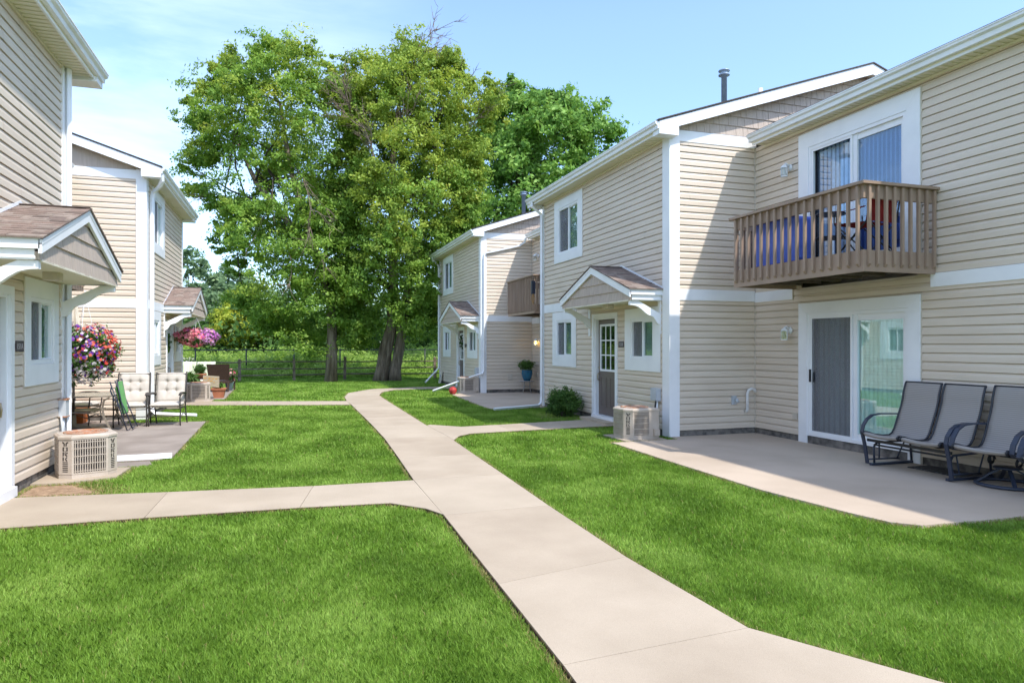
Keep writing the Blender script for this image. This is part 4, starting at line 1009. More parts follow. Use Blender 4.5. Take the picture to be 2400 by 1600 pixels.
def sp1(c,g):
    z=c[:,2]; return np.where(g.random(len(c))<np.clip((z-6)/14,0.05,.55),1,0)
tw1=[(wp(b1,-1.0,8.8,-1.8),wp(b1,-.1,6.2,-2.8),.05,2),(wp(b1,-1.9,8.4,-1.8),wp(b1,-2.2,5.9,-2.8),.035,1),(wp(b1,-4.9,8.0,-.6),wp(b1,-5.6,7.6,-.9),.03,2),(wp(b1,-1.2,5.4,-2.0),wp(b1,-1.0,3.6,-2.9),.03,1)]
tree('maple_tree','tall maple left of the twin-trunk tree, its single trunk on the lawn edge','tree',b1,[(t1,[.27,.21,.19,.18,.16,.13,.10,.05]),(t1b,[.16,.14,.10,.04])],c1,['leaf','leaf2'],int(430*LQ),.125,21,split=sp1,twigs=tw1,group='maples at the end of the lawn')
# tree 2 (twin trunk)
b2=(4.2,30.3,0); k2=.0187
s2=[U(*p,915,k2) for p in [(935,78),(965,72),(990,100),(1050,120),(1075,145),(1120,180),(1172,195),(1165,260),(1130,310),(1130,380),(1115,450),(1100,540),(1060,640),(1050,740),(1030,800),(985,815),(940,790),(905,775),(870,800),(815,815),(800,700),(795,560),(790,400),(810,290),(820,170),(850,125),(900,140),(925,90)]]
c2=ptree(b2,s2,400,.74,3.1,8,holes=[(.2,2.0,1.0)])
t2=[wp(b2,-.35,0,0),wp(b2,-.30,.5,0),wp(b2,-.15,1.4,0),wp(b2,.12,2.4,.05),wp(b2,.2,4,.1),wp(b2,.1,7,0),wp(b2,.2,10,0),wp(b2,.5,13.2,0)]
t2b=[wp(b2,.28,0,-.05),wp(b2,.32,.5,-.05),wp(b2,.42,1.4,0),wp(b2,.62,2.6,.1),wp(b2,.9,4.4,.1),wp(b2,1.6,7,0),wp(b2,2.4,9.4,0)]
def sp2(c,g):
    z=c[:,2]; return np.where(g.random(len(c))<np.clip((z-3)/10,.12,.85),1,0)
tw2=[(wp(b2,.4,11.0,-.6),wp(b2,1.2,14.3,-.4),.09,3),(wp(b2,.6,11.5,-.4),wp(b2,.3,14.2,-.3),.07,2),(wp(b2,-.2,8.2,-2.2),wp(b2,-1.0,10.8,-3.0),.09,3),(wp(b2,-1.2,11,-1.5),wp(b2,-1.5,12.2,-1.5),.05,2),(wp(b2,2.2,11.5,-.5),wp(b2,3.4,13.0,-.5),.05,2),(wp(b2,.6,9.4,-2.4),wp(b2,1.5,10.9,-3.0),.04,2),(wp(b2,3.4,10.5,-.8),wp(b2,4.6,12.0,-.8),.04,2)]
tree('maple_tree','tallest maple, forked twin trunk and bare twigs sticking out of its top','tree',b2,[(t2,[.36,.30,.27,.25,.22,.17,.12,.05]),(t2b,[.27,.23,.21,.19,.16,.11,.05])],c2,['leaf','leaf2'],int(430*LQ),.125,31,split=sp2,twigs=tw2,group='maples at the end of the lawn')
# tree 3 behind the right-hand row
b3=(14.2,39.5,.1); k3=.0268
s3=[U(*p,1265,k3) for p in [(1165,300),(1190,235),(1205,250),(1222,195),(1240,240),(1280,235),(1330,215),(1350,250),(1390,260),(1425,270),(1452,285),(1470,340),(1440,420),(1400,560),(1380,700),(1060,700),(1070,560),(1080,440),(1110,360)]]
c3=ptree(b3,s3,330,1.1,4.0,12,holes=[(-2.2,10.8,.8),(1.5,11.5,.6)])
t3=[wp(b3,0,0,0),wp(b3,0,3,0),wp(b3,-.2,7,0),wp(b3,-.6,11,0),wp(b3,-.9,15,0)]
tree('broadleaf_tree','dark green tree rising behind the roofs of the right row','tree',b3,[(t3,[.4,.33,.26,.18,.06])],c3,['leaf3'],int(300*LQ),.25,41,limbs=40)
# trees beyond the fences, left
def far(name,label,base,sil,n,rad,mats,nl,size,seed,u0,k,thick=2.5,trunk=True,holes=(),group=None,limbs=20,split=None,lean=0):
    s=[U(*p,u0,k) for p in sil]; c=ptree(base,s,n,rad,thick,seed,holes)
    zt=max(p[1] for p in s)*.8
    t=[wp(base,0,0,0),wp(base,lean*.3,zt*.3,0),wp(base,lean*.6,zt*.6,0),wp(base,lean,zt,0)]
    return tree(name,label,'tree',base,[(t,[.2,.16,.11,.04])],c,mats,nl,size,seed,group=group,limbs=limbs,split=split)
def at(u,d):
    xc=(u-1200)/1600; return (d*(SN+CS*xc), d*(CS-SN*xc), .25)
GF='trees beyond the black fence'
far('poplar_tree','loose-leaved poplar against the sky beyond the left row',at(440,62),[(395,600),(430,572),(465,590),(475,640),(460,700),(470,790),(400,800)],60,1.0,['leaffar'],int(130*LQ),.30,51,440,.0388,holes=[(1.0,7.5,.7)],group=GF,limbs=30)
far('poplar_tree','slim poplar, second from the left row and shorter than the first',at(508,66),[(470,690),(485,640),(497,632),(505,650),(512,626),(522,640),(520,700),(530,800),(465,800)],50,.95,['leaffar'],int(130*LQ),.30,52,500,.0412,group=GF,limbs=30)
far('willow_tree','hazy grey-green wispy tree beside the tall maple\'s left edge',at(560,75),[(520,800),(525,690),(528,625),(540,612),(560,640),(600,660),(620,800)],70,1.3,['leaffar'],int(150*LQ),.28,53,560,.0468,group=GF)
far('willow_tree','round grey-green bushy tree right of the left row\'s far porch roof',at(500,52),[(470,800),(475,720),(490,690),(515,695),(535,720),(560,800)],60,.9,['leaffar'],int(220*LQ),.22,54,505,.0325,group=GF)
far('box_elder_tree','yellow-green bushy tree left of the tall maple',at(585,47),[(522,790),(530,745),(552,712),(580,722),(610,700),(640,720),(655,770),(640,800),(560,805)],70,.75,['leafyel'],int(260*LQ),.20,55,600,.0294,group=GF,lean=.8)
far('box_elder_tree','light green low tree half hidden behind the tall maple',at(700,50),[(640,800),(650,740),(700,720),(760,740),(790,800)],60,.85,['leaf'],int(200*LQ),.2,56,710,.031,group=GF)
# dark understorey and brush: one mass nobody could count
g_=np.random.default_rng(77)
def mass(name,label,n,xr,yr,zr,rad,mt,nl,size,seed,zf=None):
    g=np.random.default_rng(seed); C=np.stack([g.uniform(*xr,n),g.uniform(*yr,n),g.uniform(*zr,n)],1)
    if zf is not None: C[:,2]=zf(C,g)
    r=rad*g.uniform(.6,1.3,n); Rr=np.stack([r*1.2,r*1.2,r*.75],1)
    V,F,T=leaves(C,nl,size,Rr,seed=seed); o=npmesh(name,V,F,M[mt],tint=T); return tag(o,label,None,None,'stuff')
mass('undergrowth','dark thicket beyond the black fence',560,(-30,26),(47,60),(0,3.4),1.5,'leafdark',int(120*LQ),.34,61)
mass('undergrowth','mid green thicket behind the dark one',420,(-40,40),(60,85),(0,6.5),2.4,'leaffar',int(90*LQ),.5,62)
mass('weeds','tall sunlit weeds along the black fence',900,(-16,13),(38.2,47),(0,1),.62,'weed',int(110*LQ),.15,63,zf=lambda C,g:.15+g.random(len(C))*.75*(.55+.45*np.sin(C[:,0]*.7+1))+ (C[:,1]-38)*.06)
mass('weeds','low weeds between the two fences',420,(-14,12),(34.2,37.6),(0,.3),.33,'weed',int(90*LQ),.10,64,zf=lambda C,g:g.random(len(C))*.35)
# ================================================================ loose objects
def cushion(mb, w, h, t, fn, tufts=(), nu=30, nv=30, m=0, both=False):
    """soft pad: (a,b) in -1..1 across w,h; fn maps (x,y,depth) to space"""
    def T(a,b):
        k=(max(0,1-abs(a)**7))**.5*(max(0,1-abs(b)**7))**.5*t/2
        for (p,q) in tufts:
            dx,dy=(a-p)*w/2,(b-q)*h/2; r2=dx*dx+dy*dy
            k-=t*.33*math.exp(-r2/.0012)+t*.10*math.exp(-r2/.008)
            if abs(b-q)<.5: k-=t*.10*math.exp(-(dy*dy)/.0003)*math.exp(-abs(dx)/.16)
            k-=t*.10*math.exp(-(dx*dx)/.0003)*math.exp(-abs(dy)/.10)
        return k
    mb.grid(lambda u,v:fn((2*u-1)*w/2,(2*v-1)*h/2, T(2*u-1,2*v-1)),nu,nv,m)
    mb.grid(lambda u,v:fn((2*u-1)*w/2,(2*v-1)*h/2,-t/2*(max(0,1-abs(2*u-1)**7))**.5*(max(0,1-abs(2*v-1)**7))**.5),nu//2,nv//2,m)
def discs(P,Nn,size,g,k=5,cup=.25):
    """little k-petalled flowers at P facing Nn"""
    n=len(P); t=np.cross(Nn,g.normal(size=(n,3))); t/=np.linalg.norm(t,axis=1)[:,None]; b=np.cross(Nn,t)
    s=size*(.7+.6*g.random(n)); V=np.zeros((n,2*k,3)); 
    for i in range(2*k):
        a=math.pi*i/k; r=.5 if i%2==0 else .33
        V[:,i]=P+(t*math.cos(a)+b*math.sin(a))*(s*r)[:,None]+Nn*(s*cup*(.5 if i%2==0 else .3))[:,None]
    return V.reshape(-1,3),np.arange(n*2*k).reshape(-1,2*k),g.random(n)
def flowerball(t, c, r, seed, cols, nleaf, nflow, fsize, colfn):
    g=np.random.default_rng(seed); c=np.array(c); r=np.array(r)
    k=110; d=g.normal(size=(k,3)); d/=np.linalg.norm(d,axis=1)[:,None]; rr=g.uniform(.35,.86,k)[:,None]
    C=c+d*rr*r; V,F,T=leaves(C,nleaf,.05,np.tile(r*.30,(k,1)),seed=seed); npmesh('foliage',V,F,M['leafshrub'],t,tint=T)
    d=g.normal(size=(nflow,3)); d[:,2]*=.9; d/=np.linalg.norm(d,axis=1)[:,None]
    P=c+d*r*(.90+.14*g.random(nflow))[:,None]*(1+.09*np.sin(d[:,0:1]*7+d[:,2:3]*5)+.06*np.sin(d[:,1:2]*11+d[:,2:3]*13)); Nn=d+g.normal(size=(nflow,3))*.35; Nn/=np.linalg.norm(Nn,axis=1)[:,None]
    ci=colfn(d,g)
    for i,cn in enumerate(cols):
        s=ci==i
        if s.any():
            V,F,T=discs(P[s],Nn[s],fsize,g); npmesh('blossoms',V,F,M[cn],t,tint=T,nper=10)
def pottedleaves(t, c, r, n, nl, size, mt, seed, name='foliage', up=.35, shape=.5):
    g=np.random.default_rng(seed); d=g.normal(size=(n,3)); d/=np.linalg.norm(d,axis=1)[:,None]
    C=np.array(c)+d*g.random(n)[:,None]**.4*np.array(r)*.75; V,F,T=leaves(C,nl,size,np.tile(np.array(r)*.3,(n,1)),seed=seed,shape=shape,up=up); npmesh(name,V,F,M[mt],t,tint=T)

# ---- air conditioners
def ac_unit(label, loc, rz, var=0):
    t=thing('air_conditioner',label,'air conditioner',loc,rz,'outdoor air conditioners by the doors',local=True)
    h,z0,z1=.30,.03,.475; c=.115; q=h-.012
    o=[(-h+c,-h),(h-c,-h),(h,-h+c),(h,h),(-h+c,h),(-h,h-c),(-h,-h+c)]
    if var: o[1],o[2]=(h,-h),(h,-h+.001)
    def off(p,k): return [(x*k,y*k) for x,y in p]
    m=MB(); m.prism(off(o,1.0),0,.035); m.prism(off(o,.985),.035,.05)
    b=m.build('base_pan',M['acbody'],t)
    m=MB(); m.loft([(x,y,z1-.012) for x,y in off(o,1.03)],[(x,y,z1+.012) for x,y in off(o,1.03)]); m.loft([(x,y,z1+.012) for x,y in off(o,1.03)],[(x,y,z1+.032) for x,y in off(o,.95)])
    tp=m.build('top_cover',M['acbody'],t)
    m=MB(); m.lathe((0,0,z1+.0),[(.235,.03),(.235,.045),(.21,.048),(.205,.036),(.06,.030),(.055,.040),(.001,.042)],28)
    for r in (.08,.11,.14,.17,.20): m.lathe((0,0,z1+.034),[(r-.003,0),(r-.003,.006),(r+.003,.006),(r+.003,0)],28)
    m.build('fan_guard',M['rust'],tp)
    m=MB(); m.prism(off(o,.90),.04,z1-.01); m.build('coil',M['acfin2'] if var else M['acfin'],t)
    # open grilles on three faces; plain service corner at +x +y
    def face(p0,p1,name,svc=False):
        p0,p1=np.array(p0),np.array(p1); L=np.linalg.norm(p1-p0); d=(p1-p0)/L; n=np.array((d[1],-d[0]))
        P=lambda s,nn,z:(p0[0]+d[0]*s+n[0]*nn,p0[1]+d[1]*s+n[1]*nn,z)
        m=MB(); F=P
        if svc:
            m.fbox(F,0,L,-.02,0,.05,z1-.012)
            for k in range(4): m.fbox(F,.02,L-.02,.0005,.003,.09+k*.085,.095+k*.085)
            m.build('service_panel',M['acbody'],t)
            m=MB(); m.fbox(F,L*.15,L*.92,.0005,.004,z1-.13,z1-.035); m.build('rating_plate',M['meter'],t); return
        m.fbox(F,0,.022,-.015,.0,.05,z1-.012); m.fbox(F,L-.022,L,-.015,0,.05,z1-.012); m.fbox(F,.022,L-.022,-.015,0,z1-.03,z1-.012); m.fbox(F,.022,L-.022,-.015,0,.05,.066)
        nb=13
        for k in range(nb): s=.022+(L-.044)*(k+.5)/nb; m.fbox(F,s-.0042,s+.0042,-.010,.004,.066,z1-.03)
        for z in (.085,.17,.26,.35,z1-.055): m.fbox(F,.022,L-.022,-.006,.007,z-.0035,z+.0035)
        m.build('grille',M['acbody'],t)
    if var:
        face(o[0],(.14,-h),'f'); e0=MB(); e0.box(.14,-h,.05,h,-h+.02,z1-.012); e0.box(.19,-h-.05,.05,h-.01,-h,.16); e0.build('service_panel',M['acbody'],t)
    else: face(o[0],o[1],'f')
    face(o[2],o[3],'r',True); face(o[3],o[4],'b'); face(o[5],o[6],'l')
    def corner(p0,p1):
        p0,p1=np.array(p0),np.array(p1); L=np.linalg.norm(p1-p0); d=(p1-p0)/L; n=np.array((d[1],-d[0]))
        P=lambda s,nn,z:(p0[0]+d[0]*s+n[0]*nn,p0[1]+d[1]*s+n[1]*nn,z)
        m=MB(); m.fbox(P,0,L,-.02,0,.05,z1-.012); cp=m.build('corner_panel',M['acbody'],t)
        # stacked letters: raised bars, near-black to paint the shade inside slots
        st=MB(); w=.034; bx=lambda a,b,z_0,z_1: st.fbox(P,L/2+a,L/2+b,.0,.003,z_0,z_1)
        def seg(a0,z_0,a1,z_1,th=.013): st.bar(P(L/2+a0,.0015,z_0),P(L/2+a1,.0015,z_1),.003,th,up=(d[0],d[1],0))
        zt=z1-.045; s_=.046; g_=.012
        # Y
        seg(-w,zt,-.010,zt-.018); seg(w,zt,.010,zt-.018); seg(-.012,zt-.016,-.012,zt-s_); seg(.012,zt-.016,.012,zt-s_)
        z=zt-s_-g_
        # O
        seg(-.024,z,-.024,z-s_); seg(.024,z,.024,z-s_); seg(-.018,z-.004,-.006,z-.004,.008); seg(.018,z-.004,.006,z-.004,.008); seg(-.018,z-s_+.004,-.006,z-s_+.004,.008); seg(.018,z-s_+.004,.006,z-s_+.004,.008)
        z-=s_+g_
        # R
        seg(-.024,z,-.024,z-s_); seg(-.010,z-.004,.02,z-.004,.008); seg(.024,z-.002,.024,z-.020,.011); seg(-.008,z-.023,.018,z-.023,.007); seg(.0,z-.028,.026,z-s_,.011)
        z-=s_+g_
        # K
        seg(-.024,z,-.024,z-s_); seg(.024,z,.004,z-.021,.011); seg(.004,z-.025,.024,z-s_,.011)
        z-=s_+g_
        for k in range(6): st.fbox(P,L/2-.032,L/2+.032,.0,.0025,z-.009,z); z-=.0215
        st.build('lettering',M['acdark'],cp)
    corner(o[6],o[0]); corner(o[4],o[5])
    if not var: corner(o[1],o[2])
    return t
acL=ac_unit('beige air conditioner skewed on its pad at the near left wall',(-2.35,9.52,.034),R(22))
acB=ac_unit('beige air conditioner with rusty fan guard beside the right row\'s white corner board',(5.60,10.42,.034),0,1)
dup(acB,(5.62,21.92,.034),0,'air conditioner half hidden behind the propped white downspout')
dup(acL,(-2.42,20.98,.034),R(8),'air conditioner beyond the cushioned chairs with a wooden sign before it')

# ---- cushioned patio chairs
def patio_chair(label, loc, rz):
    t=thing('patio_chair',label,'patio chair',loc,rz,'cushioned patio chairs on the grey patio',local=True)
    w=.28
    for sx in (-1,1):
        x=sx*w
        m=MB(); m.tube([(x*1.0,-.27,0),(x,-.29,.12),(x,-.26,.28),(x,-.29,.42),(x,-.30,.55),(x,-.25,.60)],.013,8); m.tube([(x,-.25,.60),(x,-.05,.615),(x,.16,.60)],.012,8); m.build('leg',M['bronze'],t)
        m=MB(); m.tube([(x,.33,0),(x,.27,.14),(x,.19,.30),(x,.18,.42),(x,.24,.72),(x,.31,1.0),(x*.97,.32,1.02)],.013,8); m.build('leg',M['bronze'],t)
        m=MB(); m.strap([(x,-.30,.60),(x,-.18,.635),(x,.02,.635),(x,.20,.60)],.055,.018,(1,0,0)); m.build('armrest',M['bronze'],t)
    m=MB()
    for y,z in ((-.26,.33),(.19,.33),(-.27,.19)): m.tube([(-w,y,z),(w,y,z)],.010,6)
    for sx in (-1,1): m.tube([(sx*w,-.28,.34),(sx*w,.20,.34)],.010,6); m.tube([(sx*w,-.285,.14),(sx*w*1.0,.0,.24),(sx*w,.27,.14)],.009,6)
    m.tube([(-w,.31,.99),(w,.31,.99)],.011,6)
    m.build('seat_frame',M['bronze'],t)
    m=MB(); cushion(m,.53,.52,.11,lambda x,y,d:(x,-.03+y,.405+d),tufts=[(-.33,0),(.33,0)]); m.build('seat_cushion',M['cushion'],t)
    a=R(14); m=MB(); cushion(m,.53,.60,.12,lambda x,y,d:(x,.205+ (y+.30)*math.sin(a)-d*math.cos(a),.43+(y+.30)*math.cos(a)+d*math.sin(a)),tufts=[(-.33,.38),(.33,.38),(-.33,-.22),(.33,-.22)]); m.build('back_cushion',M['cushion'],t)
    return t
pc=patio_chair('cream cushioned patio chair behind the folded green chair',(-2.90,14.95,.028),R(3))
dup(pc,(-2.27,14.93,.028),R(-4),'cream cushioned patio chair at the patio\'s grass edge, in front of the white corner')
dup(pc,(-3.92,15.42,.028),R(82),'cream cushioned patio chair turned sideways behind the glass table')
# ---- folded green sling chair
t=thing('folding_chair','folded green sling chair leaning between the table and a cushioned chair','folding chair',(-2.84,14.08,.028),R(2),local=True)
def fp(y,h,k): return (-.02-.20*h/.9+k, y, h)
m=MB()
for y in (-.0,.46):
    m.tube([fp(y,0,.045),fp(y,.45,.01),fp(y,.90,-.035)],.011,8)
    m.tube([fp(y+.03,.02,.14),fp(y+.03,.40,.085),fp(y+.03,.62,.05)],.010,8)
    m.tube([fp(y,.30,.05),fp(y,.93,.085)],.010,8)
    m.strap([fp(y,.55,-.035),fp(y,.74,-.06),fp(y,.80,-.03)],.03,.02,(0,1,0))
m.tube([fp(0,.0,.045),fp(.46,.0,.045)],.010,6); m.tube([fp(0.03,.05,.135),fp(.49,.05,.135)],.010,6); m.tube([fp(0,.93,.085),fp(.46,.93,.085)],.010,6); m.tube([fp(0,.30,.05),fp(.46,.30,.05)],.010,6)
m.build('frame',M['navy'],t)
m=MB(); m.grid(lambda u,v:fp(.015+.43*u,.32+.58*v,.062+.03*v+.012*math.sin(math.pi*u)),6,8); m.grid(lambda u,v:fp(.015+.43*u,.30+.5*v,.028+.012*math.sin(math.pi*u)),6,8); m.build('sling_seat',M['green'],t)
# ---- glass table
t=thing('patio_table','patio table with textured glass top and curved champagne legs','table',(-3.68,14.52,.028),0,local=True)
m=MB(); a,b=.66,.60
rr=lambda k,z:[(math.copysign(abs(math.cos(th))**.35,math.cos(th))*(a+k),math.copysign(abs(math.sin(th))**.35,math.sin(th))*(b+k),z) for th in np.linspace(0,2*math.pi,40,endpoint=False)]
m.loft(rr(-.03,.642),rr(-.03,.650)); m.build('table_top',M['tabletop'],t)
m=MB(); A,B,C_,D=rr(0,.628),rr(0,.655),rr(-.035,.655),rr(-.035,.628); k=len(A)
m.add(A+B+C_+D,[(i+o*k,(i+1)%k+o*k,(i+1)%k+((o+1)%4)*k,i+((o+1)%4)*k) for o in range(4) for i in range(k)]); m.build('rim',M['champ'],t)
for sx in (-1,1):
    for sy in (-1,1):
        m=MB(); m.strap([(sx*.60,sy*.52,.63),(sx*.50,sy*.50,.56),(sx*.47,sy*.48,.42),(sx*.50,sy*.49,.27),(sx*.57,sy*.50,.12),(sx*.63,sy*.51,.0)],.05,.026,(0,1,0)); m.build('leg',M['champ'],t)
m=MB()
for sy in (-1,1): m.strap([(-.48,sy*.48,.33),(0,sy*.44,.355),(.48,sy*.48,.33)],.05,.02,(0,1,0))
for sx in (-1,1): m.bar((sx*.3,-.46,.35),(sx*.3,.46,.35),.04,.02)
m.tube([(-.3,0,.35),(.3,0,.35)],.03,8); m.build('stretcher',M['champ'],t)
# ---- parasol
t=thing('patio_umbrella','closed beige patio umbrella standing through the glass table','umbrella',(-3.78,14.5,.028),0,local=True)
m=MB(); m.lathe((0,0,0),[(.29,0),(.29,.03),(.27,.05),(.12,.075),(.05,.10),(.04,.28),(.001,.28)],26); m.build('base',M['resin'],t)
m=MB(); m.tube([(0,0,.05),(0,0,2.42)],.021,10); m.build('pole',M['bronze'],t)
m=MB(); m.grid(lambda u,v:((.03+.10*(1-v)**.8*(1 if v<.98 else .2))*(1+.32*math.cos(8*2*math.pi*u))*math.cos(2*math.pi*u),(.03+.10*(1-v)**.8)*(1+.32*math.cos(8*2*math.pi*u))*math.sin(2*math.pi*u),1.30+1.12*v),64,12); m.lathe((0,0,2.41),[(.03,0),(.02,.03),(.001,.05)],10); m.build('canopy',M['umb'],t)
# ---- orange planter under the table line
t=thing('planter_box','orange square planter on the grey patio behind the table','planter',(-4.10,15.85,.028),0,local=True)
m=MB(); m.loft([(-.17,-.17,0),(.17,-.17,0),(.17,.17,0),(-.17,.17,0)],[(-.2,-.2,.3),(.2,-.2,.3),(.2,.2,.3),(-.2,.2,.3)]); m.box(-.215,-.215,.27,.215,.215,.305); m.build('pot',M['orange'],t)
# ---- big petunia basket
def hangbasket(label,c,r,top,seed,cols,colfn,nf,fs,nl=90,group='hanging flower baskets'):
    t=thing('hanging_basket',label,'flower basket',c,0,group)
    m=MB(); m.lathe((c[0],c[1],c[2]-.12),[(.05,-.06),(.15,.0),(.2,.14),(.205,.15),(.001,.13)],18); m.build('basket',M['resin'],t)
    m=MB()
    for k in range(3):
        a=k*2.094+.4; m.tube([(c[0]+.2*math.cos(a),c[1]+.2*math.sin(a),c[2]),(c[0],c[1],top-.05)],.0035,5)
    m.tube([(c[0],c[1],top-.06),(c[0],c[1],top)],.005,5); m.build('hanger',M['white'],t)
    flowerball(t,c,r,seed,cols,nl,nf,fs,colfn); return t
def colL(d,g):
    s=d[:,0]*1.0+d[:,2]*.45+g.normal(size=len(d))*.32
    w=-d[:,0]*.9-d[:,2]*.8+g.normal(size=len(d))*.5
    return np.where(s>.80,0,np.where(w>.10,2,1+0*s)).astype(int)
def colL2(d,g):
    c=colL(d,g); k=g.random(len(c)); c=np.where((c==1)&(k<.22),0,c); c=np.where((c==1)&(k>.75),2,c); return c
hangbasket('huge ball of red, purple and white petunias hanging over the grey patio',(-3.2,12.9,1.46),(.47,.47,.47),2.5,5,['petal_red','petal_purple','petal_white'],colL2,1500,.056)
def colA(d,g):
    s=d[:,0]+g.normal(size=len(d))*.25; return np.where(s>.25,1,0)
hangbasket('wide basket of pink and mauve flowers hanging from the far left porch roof',(-2.32,19.75,1.80),(.52,.46,.24),2.38,6,['petal_pink','petal_mauve'],colA,900,.075,nl=60)
# ---- wreaths
def wreath(label,loc,F,s,z,mt,extra=None,tail=False,r=.19):
    t=thing('door_wreath',label,'wreath',loc)
    g=np.random.default_rng(3); k=40; a=np.linspace(0,2*math.pi,k,endpoint=False)
    C=np.array([F(s+r*math.cos(x),.0+.02,z+r*math.sin(x)) for x in a]); V,Fc,T=leaves(C,26,.06,np.full((k,3),.055),seed=4); npmesh('foliage',V,Fc,M[mt],t,tint=T)
    if extra:
        P=C[g.integers(0,k,90)]+g.normal(size=(90,3))*.04; Nn=np.tile(np.array(F(0,1,0))-np.array(F(0,0,0)),(90,1))+g.normal(size=(90,3))*.3; Nn/=np.linalg.norm(Nn,axis=1)[:,None]
        V,Fc,T=discs(P,Nn,.08,g); npmesh('blossoms',V,Fc,M[extra],t,tint=T,nper=10)
    if tail:
        m=MB()
        for dx in (-.06,.05): m.strap([F(s+dx*.3,.03,z-r),F(s+dx,.04,z-r-.2),F(s+dx*1.5,.03,z-r-.4)],.05,.004,F(1,0,0) if 0 else (0,1,0))
        m.build('ribbon',M['petal_mauve'] if 0 else M['meter'],t)
wreath('green leafy wreath on the far left front door',(-2.92,19.25,1.64),Fr('L',-2.98),19.25,1.64,'leafdark')
wreath('white and dark blue wreath with ribbon tails on the far right front door',(6.05,24.38,1.72),Fr('R',6.06),24.38,1.72,'leafdark','petal_white',True,.17)

# ---- things round the far left patio
t=thing('garden_sign','weathered square garden sign with ochre motif beside the far air conditioner','sign',(-2.08,21.35,.03),R(12),local=True)
m=MB(); m.box(-.26,-.012,.36,.17,.012,.37+.31); m.rot(0); a0=len(m.v); m.v=[(x,y+.0,z-.10*x) for x,y,z in m.v]; m.build('board',M['woodpale'],t)
m=MB(); 
for (x,z,w_,h_) in ((-.2,.60,.08,.025),(-.09,.60,.05,.04),(.0,.60,.06,.03),(.09,.60,.05,.03),(-.12,.535,.05,.02),(-.04,.53,.07,.03),(.03,.50,.03,.03),(-.12,.43,.03,.02)): m.box(x-w_/2,-.016,z-h_/2-.1*x,x+w_/2,-.0125,z+h_/2-.1*x)
m.build('painted_motif',M['ochre'],t)
m=MB(); m.tube([(-.24,0,0),(-.24,0,.66)],.012,6); m.build('stake',M['pipe'],t)
t=thing('plant_pot','square terracotta planter with leafy plant at the far patio corner','plant pot',(-1.98,22.05,.028),0,local=True)
m=MB(); m.loft([(-.13,-.13,0),(.13,-.13,0),(.13,.13,0),(-.13,.13,0)],[(-.18,-.18,.24),(.18,-.18,.24),(.18,.18,.24),(-.18,.18,.24)]); m.loft([(-.2,-.2,.235),(.2,-.2,.235),(.2,.2,.235),(-.2,.2,.235)],[(-.21,-.21,.285),(.21,-.21,.285),(.21,.21,.285),(-.21,.21,.285)]); m.build('pot',M['terra'],t)
pottedleaves(t,(.0,0,.36),(.14,.14,.12),22,40,.06,'leafshrub',81)
t=thing('plant_stand','terracotta bowl of spiky herbs on a dark stand','plant',(-2.62,23.3,.028),0,local=True)
m=MB(); 
for k in range(3): a=k*2.09; m.tube([(.17*math.cos(a),.17*math.sin(a),0),(.10*math.cos(a),.10*math.sin(a),.52)],.012,6)
m.lathe((0,0,.50),[(.17,0),(.17,.02),(.001,.02)],16); m.build('stand',M['black'],t)
m=MB(); m.lathe((0,0,.52),[(.10,0),(.17,.12),(.18,.13),(.18,.155),(.16,.155),(.001,.14)],18); m.build('bowl',M['terra'],t)
pottedleaves(t,(0,0,.80),(.19,.19,.16),30,30,.14,'leafshrub',82,shape=.12,up=.0)
t=thing('plant_pot','strappy striped hosta in a dark planter behind the far air conditioner','plant pot',(-2.86,22.35,.028),0,local=True)
m=MB(); m.loft([(-.26,-.16,0),(.26,-.16,0),(.26,.16,0),(-.26,.16,0)],[(-.3,-.2,.42),(.3,-.2,.42),(.3,.2,.42),(-.3,.2,.42)]); m.build('pot',M['wicker'],t)
pottedleaves(t,(0,0,.58),(.34,.28,.20),46,24,.17,'leafshrub',83,shape=.22)
t=thing('plant_pot','grey pot of peach-coloured flowers at the right of the wicker lounger','plant pot',(-1.95,25.4,.028),0,local=True)
m=MB(); m.lathe((0,0,0),[(.10,0),(.14,.28),(.15,.30),(.13,.30),(.001,.28)],16); m.build('pot',M['pipe'],t)
flowerball(t,(0,0,.52),(.20,.20,.26),84,['petal_pink'],10,26,.09,lambda d,g:np.zeros(len(d),int))
t=thing('plant_pot','small pale flowers in a tall pot behind the loveseat','plant pot',(-3.35,25.95,.028),0,local=True)
m=MB(); m.lathe((0,0,0),[(.14,0),(.19,.6),(.20,.62),(.17,.62),(.001,.6)],16); m.build('pot',M['resin'],t)
flowerball(t,(0,0,.92),(.28,.25,.20),85,['greypetal'],14,160,.05,lambda d,g:np.zeros(len(d),int))
t=thing('loveseat','loveseat with pale green and white cushions on the far left patio','loveseat',(-2.98,25.15,.028),0,local=True)
m=MB(); m.box(-.62,-.35,.18,.62,.35,.3); 
for x in (-.6,.54): 
    for y in (-.33,.27): m.box(x,y,0,x+.06,y+.06,.18)
m.box(-.66,-.36,.18,-.60,.36,.62); m.box(.60,-.36,.18,.66,.36,.62); m.box(-.60,.30,.3,.60,.36,.85); m.build('frame',M['wicker'],t)
for x in (-.3,.3):
    m=MB(); cushion(m,.58,.6,.14,lambda a,b,d:(x+a,b-.03,.37+d),nu=14,nv=14); m.build('seat_cushion',M['umb'],t)
    m=MB(); cushion(m,.58,.56,.16,lambda a,b,d:(x+a,.22+(b+.28)*.12-d,.44+b+.28),nu=14,nv=14); m.build('back_cushion',M['stripe'] if 'stripe' in M else M.setdefault('stripe',mat('pale_green_stripe',(.55,.62,.42),(.72,.72,.62),scale=22,stretch=(1,.01,.01),lo=.48,hi=.52,rough=.9)),t)
t=thing('lounge_chair','dark brown wicker lounger seen from behind on the far left patio','lounge chair',(-2.22,24.75,.028),R(-6),local=True)
